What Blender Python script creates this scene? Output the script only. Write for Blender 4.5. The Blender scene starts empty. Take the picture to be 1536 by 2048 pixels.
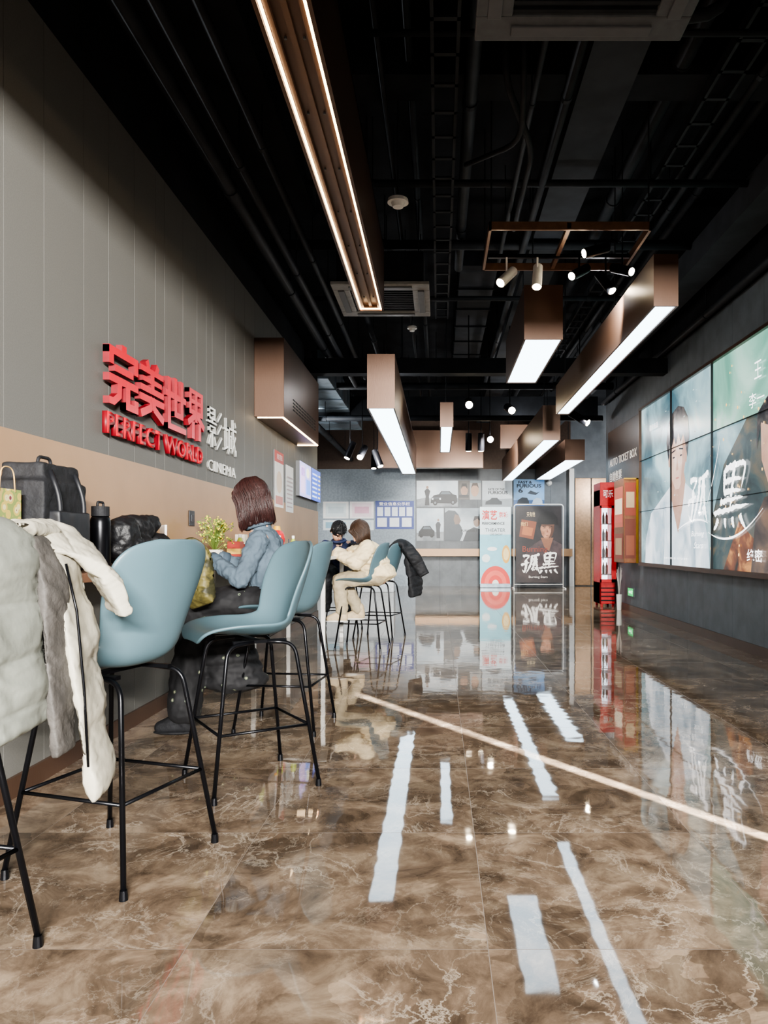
import bpy, bmesh, math, random
from mathutils import Vector, Matrix, noise
random.seed(7)
S=bpy.context.scene
COL=S.collection
CH=1.07; XL=-1.8; XR=3.05; YB=19.1; ZC=4.6

# ------------------------------------------------------------ materials
def lin(h):
    h=h.lstrip('#'); c=[int(h[i:i+2],16)/255 for i in (0,2,4)]
    return tuple([(x/12.92 if x<=.04045 else ((x+.055)/1.055)**2.4) for x in c])+(1,)
_m={}
def pbr(name,hexc,rough=.5,metal=0,var=.12,scale=20,bump=0,bscale=60,stretch=(1,1,1),spec=.5,hex2=None,trans=0,coat=0):
    if name in _m: return _m[name]
    m=bpy.data.materials.new(name); m.use_nodes=True; nt=m.node_tree; N=nt.nodes; L=nt.links
    b=N['Principled BSDF']
    tc=N.new('ShaderNodeTexCoord'); mp=N.new('ShaderNodeMapping'); mp.inputs['Scale'].default_value=stretch
    L.new(tc.outputs['Object'],mp.inputs[0])
    n=N.new('ShaderNodeTexNoise'); n.inputs['Scale'].default_value=scale; n.inputs['Detail'].default_value=4
    L.new(mp.outputs[0],n.inputs['Vector'])
    r=N.new('ShaderNodeValToRGB'); c=lin(hexc)
    c2=lin(hex2) if hex2 else tuple(min(1,x*(1+var)) for x in c[:3])+(1,)
    c1=c if hex2 else tuple(x*(1-var) for x in c[:3])+(1,)
    r.color_ramp.elements[0].position=.35; r.color_ramp.elements[0].color=c1
    r.color_ramp.elements[1].position=.65; r.color_ramp.elements[1].color=c2
    L.new(n.outputs[0],r.inputs[0]); L.new(r.outputs[0],b.inputs['Base Color'])
    b.inputs['Roughness'].default_value=rough; b.inputs['Metallic'].default_value=metal
    b.inputs['Specular IOR Level'].default_value=spec
    b.inputs['Transmission Weight'].default_value=trans
    b.inputs['Coat Weight'].default_value=coat
    if bump:
        n2=N.new('ShaderNodeTexNoise'); n2.inputs['Scale'].default_value=bscale; L.new(mp.outputs[0],n2.inputs['Vector'])
        bp=N.new('ShaderNodeBump'); bp.inputs['Strength'].default_value=bump; bp.inputs['Distance'].default_value=.01
        L.new(n2.outputs[0],bp.inputs['Height']); L.new(bp.outputs[0],b.inputs['Normal'])
    _m[name]=m; return m
EK=1.45   # global gain for self-lit surfaces
def emis(hexc,st):
    k='emit_%s_%g'%(hexc,st)
    if k in _m: return _m[k]
    m=bpy.data.materials.new(k); m.use_nodes=True; b=m.node_tree.nodes['Principled BSDF']
    b.inputs['Base Color'].default_value=lin(hexc); b.inputs['Emission Color'].default_value=lin(hexc)
    b.inputs['Emission Strength'].default_value=st*EK; b.inputs['Roughness'].default_value=.4
    _m[k]=m; return m
def flat(hexc,st=0):
    if st: return emis(hexc,st)
    return pbr('print_'+hexc,hexc,.45,0,.04,8)

bronze=pbr('bronze_metal','#5d473a',.36,.45,.08,3,.05,200,(1,1,.1))
bronze_panel=pbr('bronze_panel','#ac8a69',.42,.2,.05,3,.04,200)
black_metal=pbr('black_metal','#15161a',.3,.6,.1)
dark=pbr('dark_ceiling_paint','#1f2124',.85,0,.3,3,.2,30,spec=.2)
darkp=pbr('dark_pipe_paint','#25282c',.65,0,.3,5,spec=.25)
grey_beam=pbr('grey_beam_paint','#34373b',.8,0,.2,4,spec=.3)
slate=pbr('slate_panel','#6b6a66',.6,0,.07,160,.06,300,(1,1,1))
slate_b=pbr('slate_panel_cool','#656a6e',.5,0,.14,5,.08,120,(1,1,1))
groove=pbr('groove_dark','#1c1c1c',.8)
white_plastic=pbr('white_plastic','#e6e4df',.4,0,.03)
grey_plastic=pbr('grey_plastic','#5a5c5f',.5,0,.05)
stool_blue=pbr('stool_blue_grey','#4f6770',.45,0,.03,6,.04,400)
fabric_blk=pbr('black_fabric','#16171b',.75,0,.3,30,.3,60)  # plain black cloth colour
glassy=pbr('clear_glass','#e8f2f4',.03,0,.01,3,trans=1)

def marble():
    m=bpy.data.materials.new('polished_brown_marble'); m.use_nodes=True; nt=m.node_tree; N=nt.nodes; L=nt.links
    b=N['Principled BSDF']; tc=N.new('ShaderNodeTexCoord')
    mp=N.new('ShaderNodeMapping'); mp.inputs['Location'].default_value=(-.13+.8*20,-1.98+.8*20,0)
    L.new(tc.outputs['Object'],mp.inputs[0])
    br=N.new('ShaderNodeTexBrick'); br.offset=0; br.inputs['Scale'].default_value=1
    br.inputs['Brick Width'].default_value=.8; br.inputs['Row Height'].default_value=.8
    br.inputs['Mortar Size'].default_value=.0012; br.inputs['Mortar Smooth'].default_value=.1
    br.inputs['Color1'].default_value=(0,0,0,1); br.inputs['Color2'].default_value=(1,1,1,1); br.inputs['Mortar'].default_value=(0,0,0,1)
    L.new(mp.outputs[0],br.inputs['Vector'])
    W=N.new('ShaderNodeMath'); W.operation='MULTIPLY'; W.inputs[1].default_value=37; L.new(br.outputs['Color'],W.inputs[0])
    def nz(scale,detail,dist,off=0,rough=.6):
        n=N.new('ShaderNodeTexNoise'); n.noise_dimensions='4D'; n.inputs['Scale'].default_value=scale
        n.inputs['Detail'].default_value=detail; n.inputs['Distortion'].default_value=dist; n.inputs['Roughness'].default_value=rough
        L.new(tc.outputs['Object'],n.inputs['Vector'])
        a=N.new('ShaderNodeMath'); a.operation='ADD'; a.inputs[1].default_value=off; L.new(W.outputs[0],a.inputs[0]); L.new(a.outputs[0],n.inputs['W'])
        return n.outputs[0]
    def vein(src,w,amp):
        s=N.new('ShaderNodeMath'); s.operation='SUBTRACT'; s.inputs[1].default_value=.5; L.new(src,s.inputs[0])
        a=N.new('ShaderNodeMath'); a.operation='ABSOLUTE'; L.new(s.outputs[0],a.inputs[0])
        r=N.new('ShaderNodeMapRange'); r.inputs[1].default_value=0; r.inputs[2].default_value=w; r.inputs[3].default_value=amp; r.inputs[4].default_value=0
        L.new(a.outputs[0],r.inputs[0]); return r.outputs[0]
    base=N.new('ShaderNodeValToRGB'); cr=base.color_ramp
    cr.elements[0].position=.36; cr.elements[0].color=lin('#4e4237')
    cr.elements[1].position=.64; cr.elements[1].color=lin('#948370')
    e=cr.elements.new(.5); e.color=lin('#716152')
    L.new(nz(4.2,8,1.2,0,.68),base.inputs[0])
    vo=N.new('ShaderNodeTexVoronoi'); vo.voronoi_dimensions='4D'; vo.inputs['Scale'].default_value=4.5
    dn=N.new('ShaderNodeTexNoise'); dn.inputs['Scale'].default_value=5; dn.inputs['Detail'].default_value=4; L.new(tc.outputs['Object'],dn.inputs['Vector'])
    mx=N.new('ShaderNodeMix'); mx.data_type='VECTOR'; mx.inputs[0].default_value=.22
    L.new(tc.outputs['Object'],mx.inputs[4]); L.new(dn.outputs['Color'],mx.inputs[5]); L.new(mx.outputs[1],vo.inputs['Vector']); L.new(W.outputs[0],vo.inputs['W'])
    sp=N.new('ShaderNodeSeparateColor'); L.new(vo.outputs['Color'],sp.inputs[0])
    mr=N.new('ShaderNodeMapRange'); mr.inputs[3].default_value=.7; mr.inputs[4].default_value=1.25; L.new(sp.outputs[0],mr.inputs[0])
    mul=N.new('ShaderNodeVectorMath'); mul.operation='SCALE'; L.new(base.outputs[0],mul.inputs[0]); L.new(mr.outputs[0],mul.inputs['Scale'])
    v1=vein(nz(2.2,9,1.0,5,.62),.011,.55); v2=vein(nz(5,8,1.3,11,.65),.015,.30)
    mk_=N.new('ShaderNodeMath'); mk_.operation='MAXIMUM'; L.new(v1,mk_.inputs[0]); L.new(v2,mk_.inputs[1])
    msk=N.new('ShaderNodeMapRange'); msk.inputs[1].default_value=.38; msk.inputs[2].default_value=.62; L.new(nz(2.2,2,0,20),msk.inputs[0])
    mm=N.new('ShaderNodeMath'); mm.operation='MULTIPLY'; L.new(mk_.outputs[0],mm.inputs[0]); L.new(msk.outputs[0],mm.inputs[1])
    c=N.new('ShaderNodeMix'); c.data_type='RGBA'; L.new(mm.outputs[0],c.inputs[0]); L.new(mul.outputs[0],c.inputs[6]); c.inputs[7].default_value=lin('#d0c3b2')
    d=N.new('ShaderNodeMix'); d.data_type='RGBA'; L.new(br.outputs['Fac'],d.inputs[0]); L.new(c.outputs[2],d.inputs[6]); d.inputs[7].default_value=lin('#80746a')
    L.new(d.outputs[2],b.inputs['Base Color'])
    rr=N.new('ShaderNodeMapRange'); rr.inputs[3].default_value=.035; rr.inputs[4].default_value=.4; L.new(br.outputs['Fac'],rr.inputs[0]); L.new(rr.outputs[0],b.inputs['Roughness'])
    b.inputs['IOR'].default_value=1.6
    bn=N.new('ShaderNodeTexNoise'); bn.inputs['Scale'].default_value=11; bn.inputs['Detail'].default_value=0; L.new(tc.outputs['Object'],bn.inputs['Vector'])
    bp=N.new('ShaderNodeBump'); bp.inputs['Strength'].default_value=.6; bp.inputs['Distance'].default_value=.0005
    L.new(bn.outputs[0],bp.inputs['Height']); L.new(bp.outputs[0],b.inputs['Normal'])
    return m

# ------------------------------------------------------------ mesh helpers
def box(bm,x0,x1,y0,y1,z0,z1,mi=0):
    r=bmesh.ops.create_cube(bm,size=1,matrix=Matrix.Translation(((x0+x1)/2,(y0+y1)/2,(z0+z1)/2))@Matrix.Diagonal((abs(x1-x0),abs(y1-y0),abs(z1-z0),1)))
    for f in {f for v in r['verts'] for f in v.link_faces}: f.material_index=mi
def frame_to(d):
    d=Vector(d).normalized(); return d.to_track_quat('Z','Y').to_matrix().to_4x4()
def cap(bm,p1,r1,p2,r2,seg=14):
    p1=Vector(p1);p2=Vector(p2)
    bmesh.ops.create_uvsphere(bm,u_segments=seg,v_segments=8,radius=r1,matrix=Matrix.Translation(p1))
    bmesh.ops.create_uvsphere(bm,u_segments=seg,v_segments=8,radius=r2,matrix=Matrix.Translation(p2))
    d=p2-p1
    if d.length>1e-4:
        bmesh.ops.create_cone(bm,cap_ends=True,segments=seg,radius1=r1,radius2=r2,depth=d.length,matrix=Matrix.Translation((p1+p2)/2)@frame_to(d))
def cone(bm,p1,r1,p2,r2,seg=20,mi=0):
    p1=Vector(p1);p2=Vector(p2);d=p2-p1
    r=bmesh.ops.create_cone(bm,cap_ends=True,segments=seg,radius1=r1,radius2=r2,depth=d.length,matrix=Matrix.Translation((p1+p2)/2)@frame_to(d))
    for f in {f for v in r['verts'] for f in v.link_faces}: f.material_index=mi
def ell(bm,c,r,R=None,seg=20):
    M=Matrix.Translation(c)@(R.to_4x4() if R else Matrix())@Matrix.Diagonal((r[0],r[1],r[2],1))
    bmesh.ops.create_uvsphere(bm,u_segments=seg,v_segments=seg//2+2,radius=1,matrix=M)
def tube(bm,pts,r,seg=10,closed=False,mi=0):
    pts=[Vector(p) for p in pts]; n=len(pts); rs=r if isinstance(r,(list,tuple)) else [r]*n
    rings=[]; prev=None
    for i,p in enumerate(pts):
        if closed: t=(pts[(i+1)%n]-pts[i-1]).normalized()
        else: t=(pts[min(i+1,n-1)]-pts[max(i-1,0)]).normalized()
        if prev is None:
            a=Vector((0,0,1)) if abs(t.z)<.9 else Vector((1,0,0)); u=t.cross(a).normalized()
        else: u=(prev-t*prev.dot(t)).normalized()
        prev=u; v=t.cross(u)
        rings.append([bm.verts.new(p+(u*math.cos(2*math.pi*k/seg)+v*math.sin(2*math.pi*k/seg))*rs[i]) for k in range(seg)])
    m=n if closed else n-1
    for i in range(m):
        A=rings[i];B=rings[(i+1)%n]
        for k in range(seg):
            f=bm.faces.new((A[k],A[(k+1)%seg],B[(k+1)%seg],B[k])); f.smooth=True; f.material_index=mi
    if not closed:
        bm.faces.new(rings[0][::-1]).material_index=mi; bm.faces.new(rings[-1]).material_index=mi
def rnd(pts,k=4,rad=.04):
    out=[Vector(pts[0])]
    for i in range(1,len(pts)-1):
        a,b,c=Vector(pts[i-1]),Vector(pts[i]),Vector(pts[i+1])
        r=min(rad,(a-b).length*.45,(c-b).length*.45)
        p=b+(a-b).normalized()*r; q=b+(c-b).normalized()*r
        for j in range(k+1):
            t=j/k; out.append(p*(1-t)**2+b*2*t*(1-t)+q*t*t)
    out.append(Vector(pts[-1])); return out
def setp(o,label=None,cat=None,kind=None,group=None):
    if label: o['label']=label
    if cat: o['category']=cat
    if kind: o['kind']=kind
    if group: o['group']=group
def mk(name,bm,mats,parent=None,local=False,smooth=False,bevel=0,**k):
    bmesh.ops.recalc_face_normals(bm,faces=bm.faces)
    me=bpy.data.meshes.new(name); bm.to_mesh(me); bm.free()
    for m in (mats if isinstance(mats,(list,tuple)) else [mats]): me.materials.append(m)
    if smooth:
        for p in me.polygons: p.use_smooth=True
    o=bpy.data.objects.new(name,me); COL.objects.link(o)
    if bevel:
        b=o.modifiers.new('bevel','BEVEL'); b.width=bevel; b.segments=2; b.limit_method='ANGLE'
    if parent:
        o.parent=parent
        if not local: o.matrix_parent_inverse=parent.matrix_basis.inverted()
    setp(o,**k); return o
def empty(name,loc,label,cat,group=None,rz=0):
    o=bpy.data.objects.new(name,None); o.location=loc; o.rotation_euler=(0,0,rz); o.empty_display_size=.05; COL.objects.link(o)
    setp(o,label,cat,None,group); return o
def blob(name,bm,mat,voxel=.01,smooth=3,parent=None,M=None,noise_=0,nscale=.08,**k):
    if M is not None: bm.transform(M)
    o=mk(name,bm,mat,parent,**k)
    r=o.modifiers.new('r','REMESH'); r.mode='VOXEL'; r.voxel_size=voxel; r.use_smooth_shade=True
    if smooth:
        s=o.modifiers.new('s','SMOOTH'); s.iterations=smooth; s.factor=.5
    if noise_:
        t=bpy.data.textures.new('wr','CLOUDS'); t.noise_scale=nscale; t.noise_depth=2
        d=o.modifiers.new('d','DISPLACE'); d.texture=t; d.strength=noise_; d.mid_level=.5
    dg=bpy.context.evaluated_depsgraph_get(); me=bpy.data.meshes.new_from_object(o.evaluated_get(dg))
    o.modifiers.clear(); o.data=me
    for p in me.polygons: p.use_smooth=True
    return o
def strip(name,path,ws,t0,wd,mat,baffle,amp,parent,rings=110,K=48,seed=0,crease=1.0):
    """padded cloth panel swept along a path"""
    P=[Vector(p) for p in rnd(path,6,.08)]; L=[0]
    for i in range(1,len(P)): L.append(L[-1]+(P[i]-P[i-1]).length)
    tot=L[-1]
    def at(s):
        for i in range(1,len(P)):
            if s<=L[i] or i==len(P)-1:
                u=(s-L[i-1])/max(1e-6,L[i]-L[i-1]); return P[i-1].lerp(P[i],min(1,max(0,u)))
    bm=bmesh.new(); R=[]
    for j in range(rings+1):
        s=tot*j/rings; c=at(s); T=(at(min(tot,s+.02))-at(max(0,s-.02))).normalized()
        W=Vector(wd); W=(W-T*W.dot(T)).normalized(); Nn=T.cross(W)
        f=j/rings*(len(ws)-1); i=min(int(f),len(ws)-2); w=ws[i]*(1-(f-i))+ws[i+1]*(f-i)
        endf=min(1,math.sqrt(max(0.0,1-(1-min(1,j/4))**2)),math.sqrt(max(0.0,1-(1-min(1,(rings-j)/4))**2)))
        q=abs(math.sin(math.pi*(s/baffle+.12*noise.noise(Vector((s*3,seed,0))))))**.5 if baffle else .8
        t=t0*(.6+.4*q)*max(endf,.15)
        row=[]
        for k in range(K):
            a=2*math.pi*k/K; ca,sa=math.cos(a),math.sin(a)
            y=w*(1 if endf==1 else .97+.03*endf)*math.copysign(abs(ca)**.75,ca); x=t*math.copysign(abs(sa)**.7,sa)
            p=c+W*y+Nn*x
            q1=Vector((p.x*3+seed,p.y*6,p.z*8)); q2=Vector((p.x*8+seed,p.y*18,p.z*30+p.y*14)); q3=Vector((p.x*20+seed,p.y*50-p.z*20,p.z*55+p.y*30))
            dsp=amp*noise.noise(q1)+amp*.5*crease*(.3-abs(noise.noise(q2)))+amp*.22*crease*(.3-abs(noise.noise(q3)))
            p=p+(Nn*math.copysign(1,sa)*.9+W*math.copysign(.2,ca))*dsp
            row.append(bm.verts.new(p))
        R.append(row)
    for j in range(rings):
        for k in range(K): bm.faces.new((R[j][k],R[j][(k+1)%K],R[j+1][(k+1)%K],R[j+1][k]))
    bm.faces.new(R[0][::-1]); bm.faces.new(R[-1])
    return mk(name,bm,mat,parent,smooth=True)
def clone(root,loc=None,rz=None,label=None):
    n=root.copy(); COL.objects.link(n)
    for c in root.children:
        cc=c.copy(); cc.parent=n; COL.objects.link(cc)
    if loc is not None: n.location=loc
    if rz is not None: n.rotation_euler=(0,0,rz)
    if label: n['label']=label
    return n

def FR(o,u,v):
    u=Vector(u);v=Vector(v);n=u.cross(v)
    return Matrix(((u.x,v.x,n.x,o[0]),(u.y,v.y,n.y,o[1]),(u.z,v.z,n.z,o[2]),(0,0,0,1)))
FL=FR((XL,0,0),(0,1,0),(0,0,1))
FRt=FR((XR,0,0),(0,-1,0),(0,0,1))
FB=FR((0,YB,0),(1,0,0),(0,0,1))
def art(name,F,layers,off,parent=None,em=0,step=.0015,depth=0,side=None,**k):
    bm=bmesh.new(); mats=[side] if side else []
    for i,l in enumerate(layers):
        z=off+i*step; col=l[-1]
        if isinstance(col,str): col=flat(col,em)
        if col not in mats: mats.append(col)
        mi=mats.index(col)
        if l[0]=='r': pts=[(l[1],l[2]),(l[3],l[2]),(l[3],l[4]),(l[1],l[4])]
        elif l[0]=='e': pts=[(l[1]+l[3]*math.cos(t*math.pi/16),l[2]+l[4]*math.sin(t*math.pi/16)) for t in range(32)]
        else: pts=l[1]
        vs=[bm.verts.new(F@Vector((p[0],p[1],z))) for p in pts]
        f=bm.faces.new(vs); f.material_index=mi
        if depth:
            r=bmesh.ops.extrude_face_region(bm,geom=[f]); n=(F.to_3x3()@Vector((0,0,1)))*(-depth)
            vs2=[g for g in r['geom'] if isinstance(g,bmesh.types.BMVert)]
            bmesh.ops.translate(bm,vec=n,verts=vs2)
            for g in {ff for v in vs2 for ff in v.link_faces}: g.material_index=0 if side else mi
            try:
                nf=bm.faces.new(vs); nf.material_index=mi
            except ValueError:
                for g in bm.faces:
                    if set(g.verts)==set(vs): g.material_index=mi
    if not depth:
        me=bpy.data.meshes.new(name); bm.to_mesh(me); bm.free()
        for m in mats: me.materials.append(m)
        o=bpy.data.objects.new(name,me); COL.objects.link(o)
        if parent: o.parent=parent; o.matrix_parent_inverse=parent.matrix_basis.inverted()
        setp(o,**k); return o
    return mk(name,bm,mats,parent,**k)
def text(body,F,u0,v0,u1,v1,mat,off=.01,ext=0,bold=0,parent=None,name='lettering',shear=0,track=1,side=None,**k):
    c=bpy.data.curves.new(name,'FONT'); c.body=body; c.size=1; c.extrude=0; c.offset=bold; c.shear=shear; c.resolution_u=3; c.space_character=track
    o=bpy.data.objects.new(name,c); COL.objects.link(o)
    dg=bpy.context.evaluated_depsgraph_get(); me=bpy.data.meshes.new_from_object(o.evaluated_get(dg))
    bpy.data.objects.remove(o); 
    if len(me.vertices)==0: return None
    xs=[v.co.x for v in me.vertices]; ys=[v.co.y for v in me.vertices]
    sx=(u1-u0)/max(1e-4,max(xs)-min(xs)); sy=(v1-v0)/max(1e-4,max(ys)-min(ys)); mx,my=min(xs),min(ys)
    bm=bmesh.new(); bm.from_mesh(me); bpy.data.meshes.remove(me)
    bmesh.ops.remove_doubles(bm,verts=bm.verts,dist=1e-5)
    for v in bm.verts: v.co=Vector((u0+(v.co.x-mx)*sx,v0+(v.co.y-my)*sy,off))
    for f in bm.faces: f.material_index=0
    if ext:
        r=bmesh.ops.extrude_face_region(bm,geom=bm.faces[:])
        vs={g for g in r['geom'] if isinstance(g,bmesh.types.BMVert)}
        bmesh.ops.translate(bm,vec=(0,0,ext),verts=list(vs))
        if side:
            for f in bm.faces: f.material_index=0 if all(v in vs for v in f.verts) else 1
    bm.transform(F)
    return mk(name,bm,[mat,side] if side else mat,parent,**k)
BR={'gu':[[(.02,.86),(.2,.9),(.38,.86),(.2,.66)],[(.22,.7),(.26,.4),(.2,.08),(.06,.2)],[(-.04,.42),(.2,.5),(.44,.56)],[(1.0,.98),(.75,.9),(.5,.88)],[(.56,.9),(.54,.5),(.3,.0)],[(.74,.88),(.72,.4),(.66,.2),(.88,.24)],[(.8,.86),(.9,.4),(1.12,.02)],[(.84,.34),(.9,.26),(.94,.16)]],
 'hei':[[(.2,.94),(.22,.75),(.24,.56)],[(.2,.94),(.55,.98),(.84,.95),(.78,.58)],[(.24,.74),(.5,.77),(.78,.76)],[(.24,.57),(.5,.6),(.8,.58)],[(.52,1.05),(.5,.6),(.5,.32)],[(.14,.44),(.5,.47),(.88,.48)],[(-.06,.27),(.5,.32),(1.08,.36)],[(.12,.18),(.08,.08),(.0,.0)],[(.36,.18),(.38,.1),(.42,.02)],[(.6,.19),(.64,.1),(.7,.02)],[(.84,.22),(.92,.12),(1.06,.0)]]}
def brush(key,F,u0,v0,w,h,off,mat,parent,th=.05,sh=.12,seed=0):
    bm=bmesh.new()
    for si,st in enumerate(BR[key]):
        n=26; q=[Vector((u0+(a+sh*b)*w,v0+b*h)) for a,b in st]; P=[]
        for i in range(n+1):
            f=i/n*(len(q)-1); k=min(int(f),len(q)-2); t=f-k
            p=[q[max(k-1,0)],q[k],q[k+1],q[min(k+2,len(q)-1)]]
            P.append(.5*((2*p[1])+(-p[0]+p[2])*t+(2*p[0]-5*p[1]+4*p[2]-p[3])*t*t+(-p[0]+3*p[1]-3*p[2]+p[3])*t**3))
        A=[];B=[]
        for i in range(n+1):
            d=(P[min(n,i+1)]-P[max(0,i-1)]).normalized(); nn=Vector((-d.y,d.x)); t=i/n
            wd=th*h*(.3+.9*(1-t)**.7)*min(1,t*8+.35)*(1 if t<.85 else (1-t)*6.5+.03)
            r1=1+.8*noise.noise(Vector((i*1.1,si*3.1,seed))); r2=1+.8*noise.noise(Vector((i*1.1,si*3.1+50,seed)))
            a=P[i]+nn*wd*r1; b=P[i]-nn*wd*r2; z=off+si*.0004
            A.append(bm.verts.new(F@Vector((a.x,a.y,z)))); B.append(bm.verts.new(F@Vector((b.x,b.y,z))))
        for i in range(n): bm.faces.new((A[i],B[i],B[i+1],A[i+1]))
    return mk('lettering',bm,mat,parent)

# ============================================================ ROOM SHELL
def wallbox(name,dims,mat,**k):
    bm=bmesh.new(); box(bm,*dims); return mk(name,bm,mat,kind='structure',**k)
YF=-1.2
wallbox('floor',(-3.4,6,YF-.1,YB+.2,-.1,0),marble())
wallbox('ceiling',(-3.4,6,YF-.1,YB+.2,ZC,ZC+.1),dark)
def plank_wall(name,axis,plane,thick,a0,a1,z0,z1,mat,seed=1,wide=(.14,.42),gap=.004):
    random.seed(seed); bm=bmesh.new()
    s=1 if thick>0 else -1
    def bx(p,q,t0,t1,mi):
        if axis=='x': box(bm,plane-s*t0,plane-s*t1,p,q,z0,z1,mi)
        else: box(bm,p,q,plane-s*t0,plane-s*t1,z0,z1,mi)
    bx(a0,a1,.012,abs(thick),1)
    p=a0
    while p<a1-1e-4:
        w=random.uniform(*wide); q=min(a1,p+w)
        bx(p,q-gap,0,.013,0); p=q
    return mk(name,bm,[mat,groove],kind='structure')
plank_wall('wall_left','x',XL,.15,YF,11.1,0,3.45,slate,3)
wallbox('wall_left.001',(XL-.15,XL,YF,11.1,3.45,ZC),dark)
wallbox('wall_left.002',(-3.4,XL-.15,10.95,11.1,0,ZC),slate_b)
wallbox('wall_left.003',(-3.4,-3.25,11.1,YB,0,ZC),slate_b)
plank_wall('wall_right','x',XR,-.15,.06,13.7,0,3.6,slate_b,5,(.5,.9))
wallbox('wall_right.005',(XR,XR+.15,.06,13.7,3.6,ZC),dark)
wallbox('wall_right.001',(XR,XR+.01,YF,-.03,0,ZC),slate_b)
wallbox('wall_right.002',(XR,XR+.01,-.03,.06,2.5,ZC),slate_b)
wallbox('wall_right.003',(XR+.15,6,13.55,13.7,0,ZC),slate_b)
wallbox('wall_right.004',(5.8,6,13.7,YB,0,ZC),slate_b)
plank_wall('wall_back','y',YB,-.15,-.6,3.35,0,2.98,slate_b,9,(.3,1.0))
wallbox('wall_back.001',(-3.4,-.6,YB,YB+.15,0,2.98),pbr('pale_wall','#98a4ae',.6))
wallbox('wall_back.002',(3.35,6,YB,YB+.15,0,ZC),slate_b)
wallbox('wall_back.003',(-3.4,3.35,YB,YB+.15,2.98,ZC),pbr('bronze_dim','#4a3a30',.5,.3))
wallbox('wall_front',(2.0,XR,YF-.15,YF,0,ZC),slate_b)
wallbox('wall_front.001',(XL,2.0,YF-.15,YF,2.87,ZC),dark)
wallbox('trim_1',(XL,XL+.012,YF,11.1,.95,1.55),bronze_panel)
wallbox('baseboard_left',(XL,XL+.015,YF,11.1,0,.09),bronze)
wallbox('baseboard_right',(XR-.015,XR,.06,13.7,0,.10),bronze)
wallbox('trim_2',(-.6,3.35,YB-.28,YB,.76,.95),bronze_panel)
wallbox('trim_3',(3.3,3.42,YB-.12,YB,0,2.98),white_plastic)
bm=bmesh.new()
for i in range(3): box(bm,3.46+i*.42,3.86+i*.42,YB-.03,YB,0.02,2.75)
mk('door_1',bm,pbr('door_bronze','#b08f70',.35,.4),kind='structure',bevel=.01)

for i,(d,mt) in enumerate([((.95,1.3,2,YB,4.15,4.6),grey_beam),((2.55,2.85,1,YB,3.85,4.1),grey_beam),((-1.8,3.05,5.0,5.3,4.2,4.6),dark),
    ((-3.2,3.05,10.0,10.2,3.35,3.55),dark),((-3.2,3.05,14.4,14.7,3.5,3.9),dark),((-1.8,-1.1,YF,6.7,4.0,4.6),dark),((-1.8,3.05,2.2,2.5,4.3,4.6),dark)]):
    wallbox('trim_%d'%(i+4),d,mt)
wallbox('trim_12',(-1.4,1.0,17,17.25,2.8,3.65),bronze)
wallbox('trim_13',(1.3,2.3,15.9,16.1,3.1,3.6),bronze)

# ============================================================ CEILING SERVICES
def pipe(pts,r,mat=darkp,label='dark painted service pipe hung from the ceiling',hang=True):
    bm=bmesh.new(); P=rnd(pts,4,.2); tube(bm,P,r,12)
    if hang:
        a,b=Vector(pts[0]),Vector(pts[-1]); n=max(2,int((b-a).length/1.9))
        for i in range(n):
            p=a.lerp(b,(i+.5)/n)
            if abs(p.z-a.z)<.01: cone(bm,(p.x,p.y,p.z),.006,(p.x,p.y,ZC),.006,6); cone(bm,p-(b-a).normalized()*.02,r*1.15,p+(b-a).normalized()*.02,r*1.15,12)
    return mk('ceiling_pipe',bm,mat,label=label,cat='pipe',group='service pipes under the ceiling')
for x,z,r,y0,y1 in [(-1.5,3.62,.05,0,10.8),(-1.33,3.6,.035,0,12),(-1.18,3.72,.03,0,12),(-.2,4.3,.03,0,18),(.22,4.2,.05,0,8.5),(.62,4.0,.02,0,8),(.85,4.05,.035,0,14),
                    (1.62,4.28,.06,0,18),(2.15,4.2,.03,0,16),(2.4,4.35,.04,0,16),(-.95,4.05,.04,7.9,18),(-2.2,3.2,.06,11.3,18.8),(2.95,3.6,.04,1,13.5),(-.38,4.15,.02,1,18)]:
    pipe([(x,y0,z),(x,y1,z)],r)
for y,z,r,x0,x1 in [(3.0,4.08,.03,-1,2.9),(3.35,4.12,.045,-1,2.9),(4.3,4.0,.02,-.4,2.9),(6.2,4.05,.03,-1.7,2.9),(7.6,4.1,.05,-1.7,2.9),(8.8,3.95,.03,-1.7,2.9),(11,3.75,.05,-1.7,2.9),(11.3,3.8,.03,-1.7,2.9),(12.5,3.7,.06,-3,2.9),(13.3,3.3,.05,-3,2.9)]:
    pipe([(x0,y,z),(x1,y,z)],r)
pipe([(.4,4.5,4.15),(.4,4.5,3.85),(.65,5.2,3.8),(.65,6.6,3.8),(.65,6.6,4.1)],.022,hang=False)
pipe([(.5,4.4,4.15),(.5,4.4,3.8),(.55,5.0,3.75),(.2,5.6,3.9)],.018,hang=False)
pipe([(.3,3.4,4.1),(.3,3.4,3.75),(.6,3.6,3.6),(1.4,3.6,3.6),(1.4,3.6,4.1)],.03,hang=False)
def duct(d,mat,label):
    bm=bmesh.new(); box(bm,*d)
    n=int((d[3]-d[2])/.8)
    for i in range(n+1):
        y=d[2]+(d[3]-d[2])*i/max(1,n); box(bm,d[0]-.02,d[1]+.02,y-.015,y+.015,d[4]-.02,d[5]+.02)
    mk('ventilation_duct',bm,mat,label=label,cat='duct',bevel=.005)
silver=pbr('galvanised_steel','#8f9ca6',.35,.5,.2,6)
duct((-2.9,-1.7,11.4,16.5,3.6,4.0),silver,'galvanised steel ventilation duct with flanged joints')
duct((.25,.7,8.8,13.8,4.35,4.57),darkp,'dark painted flat ventilation duct under the ceiling')
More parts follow.
